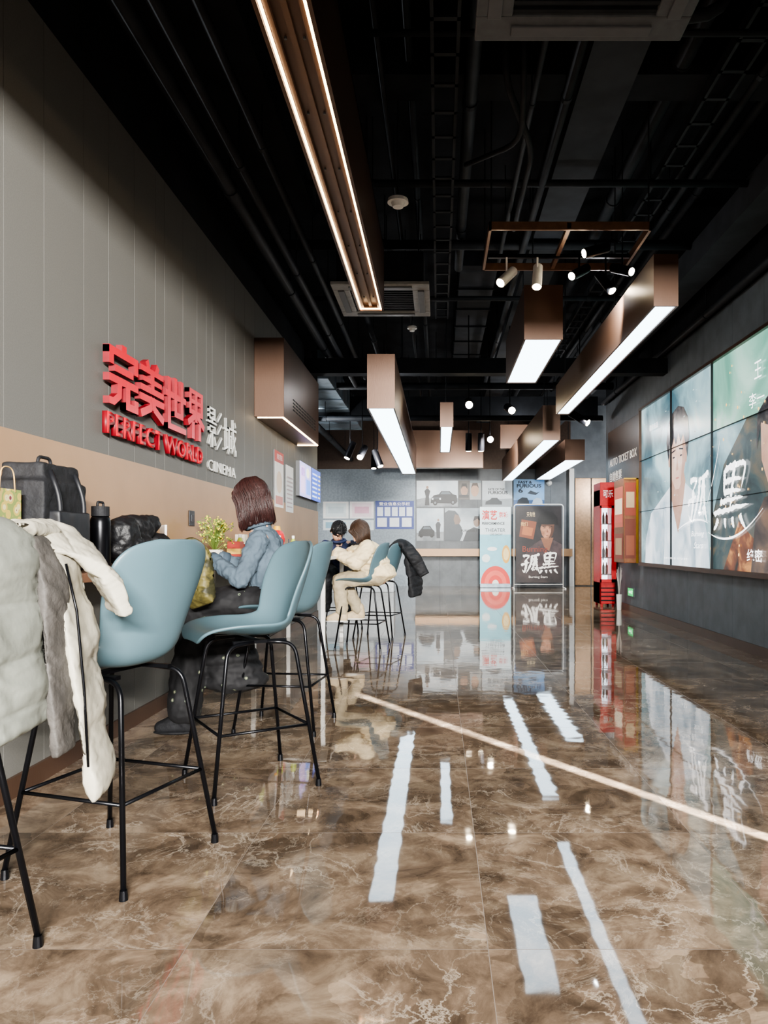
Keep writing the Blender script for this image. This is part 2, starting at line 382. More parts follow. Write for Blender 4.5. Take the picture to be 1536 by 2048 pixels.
def tray(x0,x1,y0,y1,z):
    bm=bmesh.new()
    box(bm,x0,x0+.02,y0,y1,z,z+.08); box(bm,x1-.02,x1,y0,y1,z,z+.08)
    y=y0
    while y<y1: box(bm,x0,x1,y,y+.03,z,z+.015); y+=.3
    for yy in (y0+.6,(y0+y1)/2,y1-.6):
        box(bm,x0,x0+.01,yy,yy+.01,z,ZC); box(bm,x1-.01,x1,yy,yy+.01,z,ZC)
    mk('cable_tray',bm,darkp,label='dark metal ladder cable tray hung from the ceiling',cat='cable tray')
tray(-.05,.12,2.6,9.6,3.95); tray(1.8,1.98,3,13,4.1)

def cassette(x0,x1,y0,y1,z,mat,label):
    e=empty('air_conditioner',((x0+x1)/2,(y0+y1)/2,z),label,'air conditioner')
    bm=bmesh.new(); box(bm,x0+.05,x1-.05,y0+.05,y1-.05,z+.03,z+.33); mk('housing',bm,darkp,e,bevel=.01)
    bm=bmesh.new(); w=.16
    box(bm,x0,x1,y0,y0+w,z,z+.035); box(bm,x0,x1,y1-w,y1,z,z+.035); box(bm,x0,x0+w,y0+w,y1-w,z,z+.035); box(bm,x1-w,x1,y0+w,y1-w,z,z+.035)
    mk('face_panel',bm,mat,e,bevel=.008)
    bm=bmesh.new(); n=12
    for i in range(n):
        yy=y0+w+(y1-y0-2*w)*(i+.3)/n; box(bm,x0+w,x1-w,yy,yy+.022,z+.008,z+.02)
    box(bm,x0+w,x1-w,y0+w,y1-w,z+.022,z+.03)
    mk('intake_grille',bm,darkp,e)
    for a,b,c,d in [(x0+w,x1-w,y0+.05,y0+.11),(x0+w,x1-w,y1-.11,y1-.05),(x0+.05,x0+.11,y0+w,y1-w),(x1-.11,x1-.05,y0+w,y1-w)]:
        bm=bmesh.new(); box(bm,a,b,c,d,z-.012,z+.002); mk('louver',bm,grey_plastic,e,bevel=.004)
    for px,py in ((x0+.1,y0+.1),(x1-.1,y0+.1),(x0+.1,y1-.1),(x1-.1,y1-.1)):
        bm=bmesh.new(); cone(bm,(px,py,z+.3),.006,(px,py,ZC),.006,8); mk('hanger_rod',bm,darkp,e)
cassette(.16,1.1,2.5,3.42,3.36,pbr('ac_dark','#54575a',.5),'dark grey ceiling cassette air conditioner among black pipes')
cassette(-1.0,-.09,6.88,7.85,3.45,pbr('ac_grey','#8b8a86',.5),'grey ceiling cassette air conditioner beside the lit bronze beam')

def disc(c,r,label,mat=white_plastic):
    e=empty('smoke_detector',(c[0],c[1],c[2]),label,'smoke detector')
    bm=bmesh.new(); cone(bm,(c[0],c[1],c[2]),r,(c[0],c[1],c[2]+.025),r*.95,24); cone(bm,(c[0],c[1],c[2]-.03),r*.5,(c[0],c[1],c[2]),r*.65,24)
    mk('detector_head',bm,mat,e)
    bm=bmesh.new(); cone(bm,(c[0],c[1],c[2]+.025),.006,(c[0],c[1],ZC),.006,8); mk('stem',bm,darkp,e)
disc((-.29,5.3,3.48),.075,'white round detector hanging below the dark ceiling')
disc((-.33,9.2,3.71),.06,'small white round detector hanging below the dark ceiling')
disc((1.15,3.7,3.9),.09,'dark round speaker hanging below the ceiling',grey_plastic)

# ============================================================ BRONZE LED BEAM
e=empty('led_beam_light',(-.6,3,3.15),'long bronze suspended beam with two warm LED strips','light')
bx0,bx1,by0,by1,bz=-.72,-.49,.6,6.7,3.15
bm=bmesh.new()
box(bm,bx0,bx0+.018,by0,by1,bz,bz+.56); box(bm,bx1-.018,bx1,by0,by1,bz,bz+.56); box(bm,bx0,bx1,by0,by1,bz+.54,bz+.56)
box(bm,bx0,bx1,by1-.018,by1,bz,bz+.56)
box(bm,bx0+.035,bx0+.055,by0,by1-.03,bz+.02,bz+.06); box(bm,bx1-.055,bx1-.035,by0,by1-.03,bz+.02,bz+.06)
box(bm,bx0+.018,bx1-.018,by0,by1-.02,bz+.05,bz+.07)
box(bm,bx0+.10,bx0+.125,by0,by1-.02,bz+.03,bz+.055)
mk('housing',bm,bronze,e)
warm=emis('#ffdcae',9)
for xx in (bx0+.022,bx1-.032):
    bm=bmesh.new(); box(bm,xx,xx+.010,by0,by1-.03,bz+.006,bz+.016); mk('led_strip',bm,warm,e,label='warm glowing LED strip')
bm=bmesh.new(); box(bm,bx0+.022,bx1-.022,by1-.042,by1-.03,bz+.006,bz+.016); mk('led_strip',bm,warm,e,label='warm glowing LED strip')
for yy in (2,4,6.2):
    bm=bmesh.new(); cone(bm,(-.6,yy,bz+.56),.008,(-.6,yy,ZC),.008,8); mk('suspension_rod',bm,darkp,e)
bm=bmesh.new()
for i in range(10):
    yy=1.5+i*.55
    for xx in (bx0+.075,bx1-.075): cone(bm,(xx,yy,bz+.04),.006,(xx,yy,bz+.052),.006,10)
mk('screw',bm,grey_plastic,e,kind='stuff')

# ============================================================ PENDANT BOX LIGHTS
lamp_white=emis('#cfe6f5',6)
def lamp(x0,x1,y0,y1,z,h,label,c0=.75):
    e=empty('pendant_box_light',((x0+x1)/2,(y0+y1)/2,z),label,'light',group='bronze box lights over the lobby')
    bm=bmesh.new(); t=.015
    box(bm,x0,x0+t,y0,y1,z,z+h); box(bm,x1-t,x1,y0,y1,z,z+h); box(bm,x0+t,x1-t,y0,y0+t,z,z+h); box(bm,x0+t,x1-t,y1-t,y1,z,z+h); box(bm,x0+t,x1-t,y0+t,y1-t,z+h-t,z+h)
    mk('housing',bm,bronze,e,label='brushed bronze box housing')
    bm=bmesh.new(); box(bm,x0+t,x1-t,y0+t,y1-t,z+.01,z+.02); mk('diffuser',bm,lamp_white,e,label='glowing white diffuser panel')
    for yy in (y0+c0,y1-.2):
        bm=bmesh.new(); cone(bm,((x0+x1)/2,yy,z+h),.006,((x0+x1)/2,yy,ZC),.006,8); mk('suspension_cable',bm,darkp,e)
lamp(1.48,1.65,5.17,9.5,2.71,.36,'very long bronze box light with narrow white underside',1.5)
lamp(.75,1.09,6.6,8.4,2.87,.48,'short wide bronze box light with white underside')
lamp(-.70,-.43,7.3,14.2,2.39,.53,'long bronze box light hanging over the bar stools')
lamp(.015,.19,10.0,12.8,2.63,.33,'small narrow bronze box light')
lamp(1.48,1.73,10.7,17.6,2.55,.5,'long bronze box light toward the far wall')
lamp(2.42,2.80,14.4,18.8,2.68,.4,'bronze box light beside the far passage')

e=empty('wall_vent_box',(-1.66,8.3,2.3),'bronze wall box with perforated vent and LED rim','vent')
bm=bmesh.new(); box(bm,XL,-1.51,7.3,9.4,2.31,3.08); mk('housing',bm,bronze,e,bevel=.004)
bm=bmesh.new()
for r in range(4):
    for c in range(9): box(bm,-1.512,-1.505,7.75+c*.16,7.87+c*.16,2.45+r*.035,2.463+r*.035)
mk('vent_slots',bm,groove,e)
bm=bmesh.new(); box(bm,-1.53,-1.515,7.31,9.39,2.298,2.31); box(bm,XL+.03,-1.515,7.31,7.325,2.298,2.31); box(bm,XL+.03,-1.515,9.375,9.39,2.298,2.31)
mk('led_strip',bm,warm,e,label='warm glowing LED rim')

# ============================================================ SPOT FRAME
e=empty('lighting_frame',(.97,6,3.4),'bronze rectangular ceiling frame carrying spotlights','light frame')
bm=bmesh.new()
fx0,fx1,fy0,fy1,fz=.37,1.58,5.56,6.4,3.4
box(bm,fx0,fx1,fy0,fy0+.02,fz,fz+.06); box(bm,fx0,fx1,fy1-.02,fy1,fz,fz+.06); box(bm,fx0,fx0+.02,fy0,fy1,fz,fz+.06); box(bm,fx1-.02,fx1,fy0,fy1,fz,fz+.06)
box(bm,.95,.98,fy0,fy1,fz+.01,fz+.05)
mk('frame_rail',bm,pbr('bronze_rail','#7a5a44',.4,.3),e)
for px,py in ((fx0+.02,fy0+.02),(fx1-.02,fy0+.02),(fx0+.02,fy1-.02),(fx1-.02,fy1-.02)):
    bm=bmesh.new(); cone(bm,(px,py,fz+.06),.006,(px,py,ZC),.006,8); mk('suspension_cable',bm,darkp,e)
bm=bmesh.new(); box(bm,fx0+.03,fx1-.03,fy1-.3,fy1-.27,fz-.0,fz+.03); mk('track_rail',bm,black_metal,e)
lens=emis('#ffeccb',70)
def spot(p,d,body=white_plastic,label='white cylinder spotlight with a glowing lens',s=1,zt=None):
    p=Vector(p); d=Vector(d).normalized()
    e=empty('spotlight',p,label,'spotlight',group='adjustable spotlights')
    bm=bmesh.new(); cone(bm,p-d*.10*s,.034*s,p+d*.09*s,.036*s,24); mk('lamp_head',bm,body,e,bevel=.004)
    bm=bmesh.new(); cone(bm,p+d*.0895*s,.028*s,p+d*.093*s,.028*s,24); mk('lens',bm,lens,e,label='glowing lens')
    zt=zt or p.z+.14
    bm=bmesh.new(); cone(bm,p,.008,(p.x,p.y,zt),.008,10); mk('arm',bm,body,e)
for p,d in [((.55,6.1,3.24),(-.5,-.5,-.6)),((.80,6.1,3.24),(-.1,-.4,-.9))]: spot(p,d,zt=3.4,s=1.15)
for p,d in [((1.14,6.1,3.28),(-.7,-.5,-.5)),((1.36,6.12,3.2),(.45,-.4,-.8)),((1.49,6.1,3.3),(.5,-.6,-.35)),((1.2,5.75,3.32),(-.9,-.2,-.3))]:
    spot(p,d,black_metal,'black cylinder spotlight with a glowing lens',zt=3.4,s=1.1)
for p,d,zt in [((.42,10.6,3.06),(0,-.9,-.3),4.3),((1.0,10.6,2.98),(.1,-.9,-.3),ZC),((.95,14,3.03),(0,-1,-.2),ZC),((.55,13.9,2.95),(0,.3,-1),ZC),((.78,13.9,2.95),(0,.3,-1),ZC),
            ((-1.35,13.2,2.68),(-.2,-.7,-.6),ZC),((-1.1,13.45,2.6),(.3,-.2,-.8),ZC),((-1.6,13.5,2.75),(-.3,-.2,-.8),ZC),((-1.45,16.7,2.9),(0,-.2,-.9),ZC),((2.1,11.2,2.95),(.8,-.5,-.6),ZC)]:
    spot(p,d,black_metal,'black cylinder spotlight with a glowing lens',zt=zt,s=1.7)

# ============================================================ LEFT WALL SIGN
red=pbr('red_acrylic','#ea1631',.35,0,.04,5); redside=pbr('red_side','#7a0c1a',.5)
whitel=emis('#e8e8e2',.45); whside=pbr('white_side','#8a8a86',.5)
def D(x0,y0,x1,y1,t):
    dx,dy=x1-x0,y1-y0; l=math.hypot(dx,dy); nx,ny=-dy/l*t/2,dx/l*t/2
    return ('p',[(x0+nx,y0+ny),(x0-nx,y0-ny),(x1-nx,y1-ny),(x1+nx,y1+ny)])
R=lambda a,b,c,d:('r',a,b,c,d)
def RB(a,b,c,d,k=.018): return ('r',max(0,a-k),max(0,b-k*.5),min(1,c+k),min(1,d+k*.5))
G={}
G['wan']=[RB(.44,.86,.56,1),RB(.02,.79,.98,.89),RB(.02,.63,.13,.88),RB(.87,.63,.98,.88),RB(.2,.54,.8,.63),RB(.02,.36,.98,.46),
   ('p',[(.27,.40),(.42,.40),(.40,.15),(.17,0),(0,0),(0,.11),(.12,.11),(.26,.2)]),RB(.57,0,.68,.4),RB(.57,0,.98,.11),RB(.87,0,.98,.2)]
G['mei']=[D(.27,1,.36,.84,.13),D(.73,1,.64,.84,.13),RB(.05,.80,.95,.88),RB(.13,.64,.87,.71),RB(.04,.47,.96,.56),RB(.45,.48,.55,.88),RB(.02,.30,.98,.40),
   D(.5,.4,.42,.2,.14),D(.44,.22,.03,.06,.13),D(.5,.4,.58,.2,.14),D(.56,.22,.97,.06,.13)]
G['shi']=[RB(0,.60,1,.70),RB(.12,0,.22,.95),RB(.43,.28,.53,1),RB(.74,.28,.84,1),RB(.43,.27,.84,.36),RB(.12,0,.98,.10)]
G['jie']=[RB(.13,.5,.22,1),RB(.78,.5,.87,1),RB(.13,.92,.87,1),RB(.13,.72,.87,.79),RB(.13,.5,.87,.58),RB(.45,.36,.55,1),D(.5,.52,.04,.29,.13),D(.5,.52,.96,.29,.13),RB(.27,0,.38,.34),RB(.64,0,.75,.34)]
t=.06
G['ying']=[R(.1,.7,.16,1),R(.46,.7,.52,1),R(.1,.95,.52,1),R(.1,.83,.52,.87),R(.1,.7,.52,.75),R(0,.6,.6,.65),R(.28,.6,.34,.7),R(.1,.36,.16,.54),R(.46,.36,.52,.54),R(.1,.5,.52,.54),R(.1,.36,.52,.4),R(.28,0,.34,.38),D(.16,.28,.04,.05,t),D(.44,.28,.56,.08,t),
   D(.96,.98,.66,.72,t),D(.96,.66,.66,.40,t),D(.98,.34,.6,.0,t)]
G['cheng']=[R(0,.62,.32,.68),R(.13,.15,.19,.95),D(0,.1,.32,.2,t),R(.38,.68,1,.74),R(.38,.1,.44,.74),D(.41,.15,.34,0,t),R(.42,.48,.62,.53),R(.57,.18,.62,.53),R(.5,.16,.62,.2),D(.7,1,.76,.45,t),D(.76,.45,.96,.02,t),R(.93,.02,.99,.18),D(.92,.55,.6,.05,t),D(.84,.94,.93,.82,t)]
def glyph(key,u0,v0,w,h,mat,parent,off,depth,side,name='character'):
    ls=[]
    for l in G[key]:
        if l[0]=='r': ls.append(('r',u0+l[1]*w,v0+l[2]*h,u0+l[3]*w,v0+l[4]*h,mat))
        else: ls.append(('p',[(u0+a*w,v0+b*h) for a,b in l[1]],mat))
    return art(name,FL,ls,off,parent,step=.0002,depth=depth,side=side)
e=empty('wall_sign',(XL,4.8,1.66),'raised red lettering sign on the grey panelled wall','sign')
for i,kx in enumerate(['wan','mei','shi','jie']): glyph(kx,3.98+i*.412,1.82,.385,.35,red,e,.05,.035,redside)
text('PERFECT WORLD',FL,3.98,1.66,5.6,1.78,red,.012,.028,.028,e,track=1.06,side=redside)
bm=bmesh.new()
for i in range(4): box(bm,XL,XL+.016,4.11+i*.412+.02,4.125+i*.412+.02,2.04,2.05)
mk('mounting_stud',bm,groove,e,kind='stuff')
e=empty('wall_sign',(XL,6.2,1.64),'white raised lettering sign on the grey panelled wall','sign')
glyph('ying',5.78,1.83,.37,.31,whitel,e,.02,.018,whside); glyph('cheng',6.22,1.83,.37,.31,whitel,e,.02,.018,whside)
text('CINEMA',FL,5.8,1.645,6.58,1.73,whitel,.002,.016,.0,e,track=1.15,side=whside)

def poster(F,u0,v0,u1,v1,layers,label,texts=(),em=0,cat='poster',name='wall_poster',th=.012):
    c=F@Vector(((u0+u1)/2,v0,0)); e=empty(name,c,label,cat)
    bm=bmesh.new(); box(bm,u0,u1,v0,v1,0,th); bm.transform(F); mk('backing',bm,grey_plastic,e)
    U=lambda x:u0+x*(u1-u0); V=lambda y:v0+y*(v1-v0)
    ls=[]
    for l in layers:
        if l[0]=='r': ls.append(('r',U(l[1]),V(l[2]),U(l[3]),V(l[4]),l[5]))
        elif l[0]=='e': ls.append(('e',U(l[1]),V(l[2]),l[3]*(u1-u0),l[4]*(v1-v0),l[5]))
        else: ls.append(('p',[(U(a),V(b)) for a,b in l[1]],l[2]))
    art('printed_sheet',F,ls,th+.001,e,em=em,step=.0008)
    for tx in texts:
        text(tx[0],F,U(tx[1]),V(tx[2]),U(tx[3]),V(tx[4]),flat(tx[5],em),th+.003+len(ls)*.0008,0,tx[6] if len(tx)>6 else 0,e)
    return e
poster(FL,8.15,1.48,8.62,2.1,[('r',0,0,1,1,'#efe9e4'),('r',0,.8,1,1,'#c23a34'),('e',.5,.45,.3,.2,'#e2c9b0'),('r',.1,.05,.9,.2,'#c9847a')],'paper poster with a red heading on the panelled wall',[('观影须知',.2,.85,.8,.95,'#ffffff')])
poster(FL,8.75,1.45,9.2,2.0,[('r',0,0,1,1,'#e8e6e2')]+[('r',.12,.1+i*.09,.85,.13+i*.09,'#b9a6a6') for i in range(8)],'white printed notice sheet on the panelled wall')
poster(FL,9.42,1.68,10.25,2.12,[('r',0,0,1,1,'#b5b4f0'),('r',.05,.1,.45,.9,'#e0c4f0'),('r',.55,.1,.95,.55,'#6f9bef'),('e',.7,.75,.15,.15,'#f2f0d0')],'lilac glowing menu display mounted on the wall',[('套餐',.1,.6,.4,.85,'#7a3fae')],1.2,'display','menu_display',.05)
poster(FL,10.3,1.68,11.05,2.12,[('r',0,0,1,1,'#3a60cc')]+[('r',.08,.1+i*.14,.6,.15+i*.14,'#d9e6ff') for i in range(6)]+[('r',.7,.1+i*.14,.9,.15+i*.14,'#ffe9a0') for i in range(6)],'blue glowing price list display mounted on the wall',(),1.1,'display','menu_display',.05)

# ============================================================ BACK WALL POSTERS
def cloudy(c1,c2,sc=2.0): return pbr('print_cloud_%s_%s'%(c1,c2),c1,.45,0,0,sc,hex2=c2)
sky=cloudy('#aebfca','#dfe7ec',1.6); road=cloudy('#6f757a','#969ca0',4); gr=cloudy('#8f9aa2','#c9d2d8',1.5)
poster(FB,-2.95,1.72,-2.3,2.15,[('r',0,0,1,1,'#eef0f0'),('r',.1,.1,.9,.9,'#d9e6ea'),('r',.2,.3,.8,.7,'#c3d3da')],'white certificate sheet on the pale wall')
poster(FB,-2.27,1.72,-1.66,2.15,[('r',0,0,1,1,'#f2eef0'),('r',.1,.1,.9,.9,'#ead9e2'),('r',.2,.3,.8,.7,'#d9a6bd')],'pink edged certificate sheet on the pale wall')
poster(FB,-2.95,1.42,-1.66,1.68,[('r',0,0,1,1,'#dfe9ec'),('r',.05,.2,.45,.8,'#8fb9cf'),('r',.5,.2,.95,.8,'#cfdde6')],'pale blue notice strip on the wall')
poster(FB,-1.62,1.45,-.64,2.17,[('r',0,0,1,1,'#2a4290')]+[('r',.05+i*.19,.46,.2+i*.19,.78,'#dfe8f4') for i in range(5)]+[('r',.05+i*.32,.08,.3+i*.32,.40,'#e9eef5') for i in range(3)],'blue notice board with white sheets',[('营业信息公示栏',.1,.83,.9,.95,'#ffffff',.01)],0,'notice board','notice_board')
poster(FB,-.57,2.02,.48,2.68,[('r',0,0,1,1,sky),('p',[(0,.28),(.2,.34),(.5,.3),(1,.33),(1,0),(0,0)],road),
  ('p',[(.34,.14),(.36,.34),(.42,.44),(.54,.48),(.60,.60),(.80,.60),(.88,.48),(.97,.44),(.99,.2),(.95,.12)],'#1d2125'),('p',[(.57,.48),(.62,.58),(.78,.58),(.84,.48)],'#59666f'),('p',[(.36,.3),(.6,.3),(.6,.36),(.38,.38)],'#3a4148'),('e',.39,.3,.02,.04,'#e6ecef'),('e',.57,.3,.02,.04,'#e6ecef'),('e',.45,.15,.055,.10,'#0c0e10'),('e',.88,.17,.055,.10,'#0c0e10'),('e',.45,.15,.025,.05,'#70787e'),('e',.88,.17,.025,.05,'#70787e'),
  ('p',[(.20,.05),(.22,.4),(.19,.6),(.23,.68),(.29,.68),(.33,.6),(.30,.4),(.31,.05)],'#2b2d31'),('e',.26,.74,.03,.06,'#9b7f6e')],'film poster of a man beside a dark muscle car')
poster(FB,.5,2.2,1.07,2.68,[('r',0,0,1,1,'#a8aaa8'),('r',0,0,.5,1,'#5e5a55'),('e',.25,.5,.16,.3,'#b08b73'),('p',[(.1,.55),(.15,.85),(.35,.85),(.4,.55),(.3,.7),(.18,.7)],'#1d1a18'),('e',.72,.5,.18,.34,'#c09a80'),('p',[(.55,.6),(.62,.88),(.84,.88),(.9,.6),(.8,.74),(.64,.74)],'#4a3a2e'),('r',.5,.88,1,1,'#7c8a8f'),('p',[(.02,.25),(.45,.25),(.45,.1),(.02,.1)],'#26282a')],'film poster with two faces and a car')
poster(FB,-.57,1.15,.12,1.98,[('r',0,0,1,1,sky),('p',[(0,.24),(1,.28),(1,0),(0,0)],road),('p',[(.06,.14),(.08,.28),(.16,.36),(.24,.45),(.5,.46),(.58,.36),(.66,.3),(.66,.14)],'#1b1f23'),('p',[(.22,.36),(.27,.43),(.48,.43),(.54,.36)],'#56626b'),('e',.17,.15,.06,.05,'#0c0e10'),('e',.56,.15,.06,.05,'#0c0e10'),('p',[(.74,.08),(.72,.35),(.70,.5),(.76,.58),(.84,.58),(.89,.5),(.86,.35),(.87,.08)],'#34383e'),('e',.80,.635,.035,.04,'#9b7f6e')],'tall film poster of a man standing by a black car')
poster(FB,.15,1.15,1.07,1.98,[('r',0,0,1,1,gr),('p',[(0,0),(.42,0),(.5,.22),(.46,.42),(.40,.52),(.44,.62),(.38,.80),(.28,.92),(.1,.94),(0,.86)],'#4b5258'),('p',[(.28,.5),(.40,.52),(.44,.62),(.38,.78),(.28,.82),(.24,.66)],'#7d685c'),('p',[(.5,.0),(1,0),(1,.35),(.8,.42),(.6,.3)],'#3b4045'),('e',.88,.58,.09,.15,'#8f7768'),('p',[(.78,.6),(.82,.76),(.94,.76),(.98,.6),(.9,.68)],'#2a2625')],'grey film poster with a large profile and lettering',[('FURIOUS 7',.45,.28,.9,.35,'#1c2024',.02)])
poster(FB,1.1,2.02,1.86,2.68,[('r',0,0,1,1,cloudy('#c2ccd2','#dfe5e8',1.6)),('p',[(0,.25),(1,.32),(1,0),(0,0)],'#9ba3a8'),('p',[(.1,.08),(.12,.2),(.25,.26),(.32,.34),(.5,.34),(.58,.24),(.66,.2),(.66,.08)],'#383e44')],'pale film poster with grey title lettering',[('FATE OF THE',.2,.62,.75,.72,'#30363b',.02),('FURIOUS',.2,.48,.85,.6,'#30363b',.03)])
poster(FB,1.9,2.0,2.68,2.72,[('r',0,0,1,1,cloudy('#5088c4','#8fb9df',1.6)),('r',0,0,1,.26,'#3a5f8f'),('p',[(.1,.12),(.14,.26),(.28,.36),(.44,.34),(.5,.22),(.5,.1)],'#1c2733'),('p',[(.6,.14),(.64,.26),(.74,.34),(.88,.32),(.94,.22),(.94,.12)],'#b9c7d6'),('p',[(.45,.5),(.55,.6),(.75,.52),(.86,.56),(.72,.44),(.6,.46)],'#26303c')],'blue film poster with dark cars and title lettering',[('FAST &',.15,.84,.6,.94,'#0f1a2a',.03),('FURIOUS',.1,.70,.9,.83,'#0f1a2a',.03),('6',.15,.52,.3,.68,'#0f1a2a',.03)])
bm=bmesh.new(); ell(bm,(2.8,YB-.06,2.62),(.06,.06,.06)); cone(bm,(2.8,YB,2.62),.07,(2.8,YB-.05,2.62),.07); mk('security_camera',bm,white_plastic,label='small white dome camera on the far wall',cat='camera',smooth=True)

F2=FR((0,18.35,0),(1,0,0),(0,0,1))
e=empty('roll_up_banner',(1.38,18.4,0),'light blue roll-up banner with red fan pattern','banner')
bm=bmesh.new(); box(bm,1.0,1.76,18.3,18.5,0.0,.09); mk('base',bm,silver,e,bevel=.01)
bm=bmesh.new(); box(bm,1.0,1.76,18.352,18.358,.09,1.98); mk('banner_sheet',bm,flat('#a9dbe6'),e)
ls=[('r',1.0,.09,1.76,1.98,'#8ed0e0'),('r',1.0,1.3,1.76,1.98,'#dceaef'),('e',1.64,.82,.1,.22,'#e9b04a'),('e',1.64,.82,.07,.15,'#f6dca0')]
for rr,c in ((.36,'#e0463c'),(.27,'#f0695a'),(.17,'#e0463c'),(.08,'#f4f0e8')): ls.append(('p',[(1.38+min(.38,max(-.38,rr*math.cos(a*math.pi/20))),.1+rr*1.2*math.sin(a*math.pi/20)) for a in range(21)],c))
ls+= [('e',1.15,.72,.1,.1,'#eaf4f2'),('e',1.3,.95,.12,.05,'#ffffff')]
art('printed_sheet',F2,ls,.002,e)
for s_,a,b,c,d,col,bo in [('演艺',1.05,1.66,1.42,1.9,'#d8322c',.02),('京城',1.46,1.72,1.68,1.86,'#d8322c',.01),('PERFORMANCE',1.05,1.54,1.6,1.61,'#22303a',.02),('THEATER',1.13,1.37,1.62,1.45,'#35454f',0),('LIVE SHOW',1.25,1.28,1.55,1.33,'#35454f',0)]:
    text(s_,F2,a,b,c,d,flat(col),.02,0,bo,e)
e=empty('poster_stand',(2.4,18,0),'white tube frame stand holding a black film poster','poster stand')
bm=bmesh.new(); tube(bm,rnd([(1.8,18,.05),(1.8,18,2.02),(2.98,18,2.02),(2.98,18,.05)],5,.08),.014)
tube(bm,[(1.78,17.75,.015),(1.78,18.25,.015)],.015); tube(bm,[(3.0,17.75,.015),(3.0,18.25,.015)],.015); tube(bm,[(1.8,18,.1),(2.98,18,.1)],.012); tube(bm,[(1.8,18,.0),(1.8,18,.1)],.012); tube(bm,[(2.98,18,.0),(2.98,18,.1)],.012)
mk('frame',bm,white_plastic,e)
F3=FR((0,17.98,0),(1,0,0),(0,0,1))
bm=bmesh.new(); box(bm,1.84,2.94,17.985,18.0,.14,1.98); mk('poster_board',bm,flat('#17161a'),e)
art('printed_sheet',F3,[('r',1.84,.14,2.94,1.98,cloudy('#141216','#2a2426',3)),('p',[(1.84,.5),(2.3,1.1),(2.94,.8),(2.94,.14),(1.84,.14)],cloudy('#1e191b','#3a2e2e',4)),('p',[(1.92,1.25),(2.26,1.18),(2.34,1.6),(1.98,1.66)],'#7a4128'),('p',[(1.98,1.3),(2.22,1.26),(2.26,1.45),(2.02,1.5)],'#a8643a'),
  ('p',[(1.95,.5),(2.12,.95),(2.42,1.16),(2.76,1.16),(2.94,1.06),(2.94,.5)],cloudy('#2a2024','#4a3a3c',5)),('p',[(2.44,1.22),(2.52,1.0),(2.64,.90),(2.74,1.22)],'#80543e'),
  ('p',[(2.44,1.62),(2.43,1.42),(2.47,1.28),(2.55,1.18),(2.63,1.18),(2.72,1.28),(2.76,1.42),(2.76,1.62)],cloudy('#8a5a40','#b88468',9)),('p',[(2.62,1.18),(2.72,1.28),(2.76,1.42),(2.76,1.62),(2.70,1.62),(2.68,1.35)],'#4a2e22'),('p',[(2.44,1.62),(2.43,1.50),(2.76,1.50),(2.76,1.62)],'#5a3a2c'),
  ('p',[(2.36,1.52),(2.37,1.68),(2.44,1.80),(2.58,1.86),(2.74,1.82),(2.84,1.70),(2.86,1.52),(2.78,1.52),(2.76,1.58),(2.6,1.56),(2.46,1.56),(2.42,1.42)],'#0d0c0e'),('e',2.60,1.57,.26,.035,'#09080a'),('e',2.53,1.46,.028,.008,'#120d0c'),('e',2.66,1.46,.028,.008,'#120d0c'),('p',[(2.48,1.50),(2.57,1.505),(2.57,1.49),(2.48,1.48)],'#120d0c'),('p',[(2.62,1.505),(2.71,1.50),(2.71,1.48),(2.62,1.49)],'#120d0c'),('p',[(2.595,1.44),(2.615,1.35),(2.575,1.345)],'#7a4c38'),('e',2.59,1.275,.032,.007,'#6a342c')],.004,e,step=.0006)
for s_,a,b,c,d,col,bo in [('Burning',2.0,.84,2.6,1.02,'#8a3a28',0),('Burning Stars',2.15,.24,2.6,.31,'#e8e2da',0),('只有他',2.1,1.72,2.3,1.84,'#e0c9a0',0),('我们',1.96,1.5,2.12,1.6,'#e8c080',0)]:
    text(s_,F3,a,b,c,d,flat(col),.02,0,bo,e)
brush('gu',F3,1.96,.36,.40,.48,.024,flat('#f2eee8'),e,.06); brush('hei',F3,2.40,.36,.42,.50,.024,flat('#f2eee8'),e,.05,seed=5)

bm=bmesh.new(); box(bm,-3.1,-1.0,16.6,17.2,0,1.0); mk('service_counter',bm,pbr('pale_counter','#b9c0c4',.4),label='pale service counter with white top',cat='counter',bevel=.01)

# ============================================================ VIDEO WALL
e=empty('video_wall',(XR,8.2,.75),'large wall-mounted video wall showing a film advertisement','screen')
bm=bmesh.new()
v0,v1,y0,y1=.8,3.04,5.3,11.1
box(bm,XR-.09,XR,y0-.03,y1+.035,v0-.05,v0); box(bm,XR-.09,XR,y0-.03,y1+.035,v1,v1+.035); box(bm,XR-.09,XR,y1,y1+.035,v0,v1); box(bm,XR-.09,XR,y0-.03,y0,v0,v1); box(bm,XR-.05,XR,y0,y1,v0,v1)
mk('bezel_frame',bm,bronze,e)
def vid(c1,c2,c3,sc,st=1.35,dist=.8):
    m=bpy.data.materials.new('video_patch'); m.use_nodes=True; nt=m.node_tree;N=nt.nodes;L=nt.links;b=N['Principled BSDF']
    tc=N.new('ShaderNodeTexCoord'); n=N.new('ShaderNodeTexNoise'); n.inputs['Scale'].default_value=sc; n.inputs['Detail'].default_value=6; n.inputs['Distortion'].default_value=dist
    L.new(tc.outputs['Object'],n.inputs['Vector']); r=N.new('ShaderNodeValToRGB'); cr=r.color_ramp
    cr.elements[0].position=.32; cr.elements[0].color=lin(c1); cr.elements[1].position=.68; cr.elements[1].color=lin(c3)
    k=cr.elements.new(.5); k.color=lin(c2); L.new(n.outputs[0],r.inputs[0]); L.new(r.outputs[0],b.inputs['Emission Color']); b.inputs['Emission Strength'].default_value=st*1.6
    b.inputs['Base Color'].default_value=(.02,.02,.02,1); b.inputs['Roughness'].default_value=.25; return m
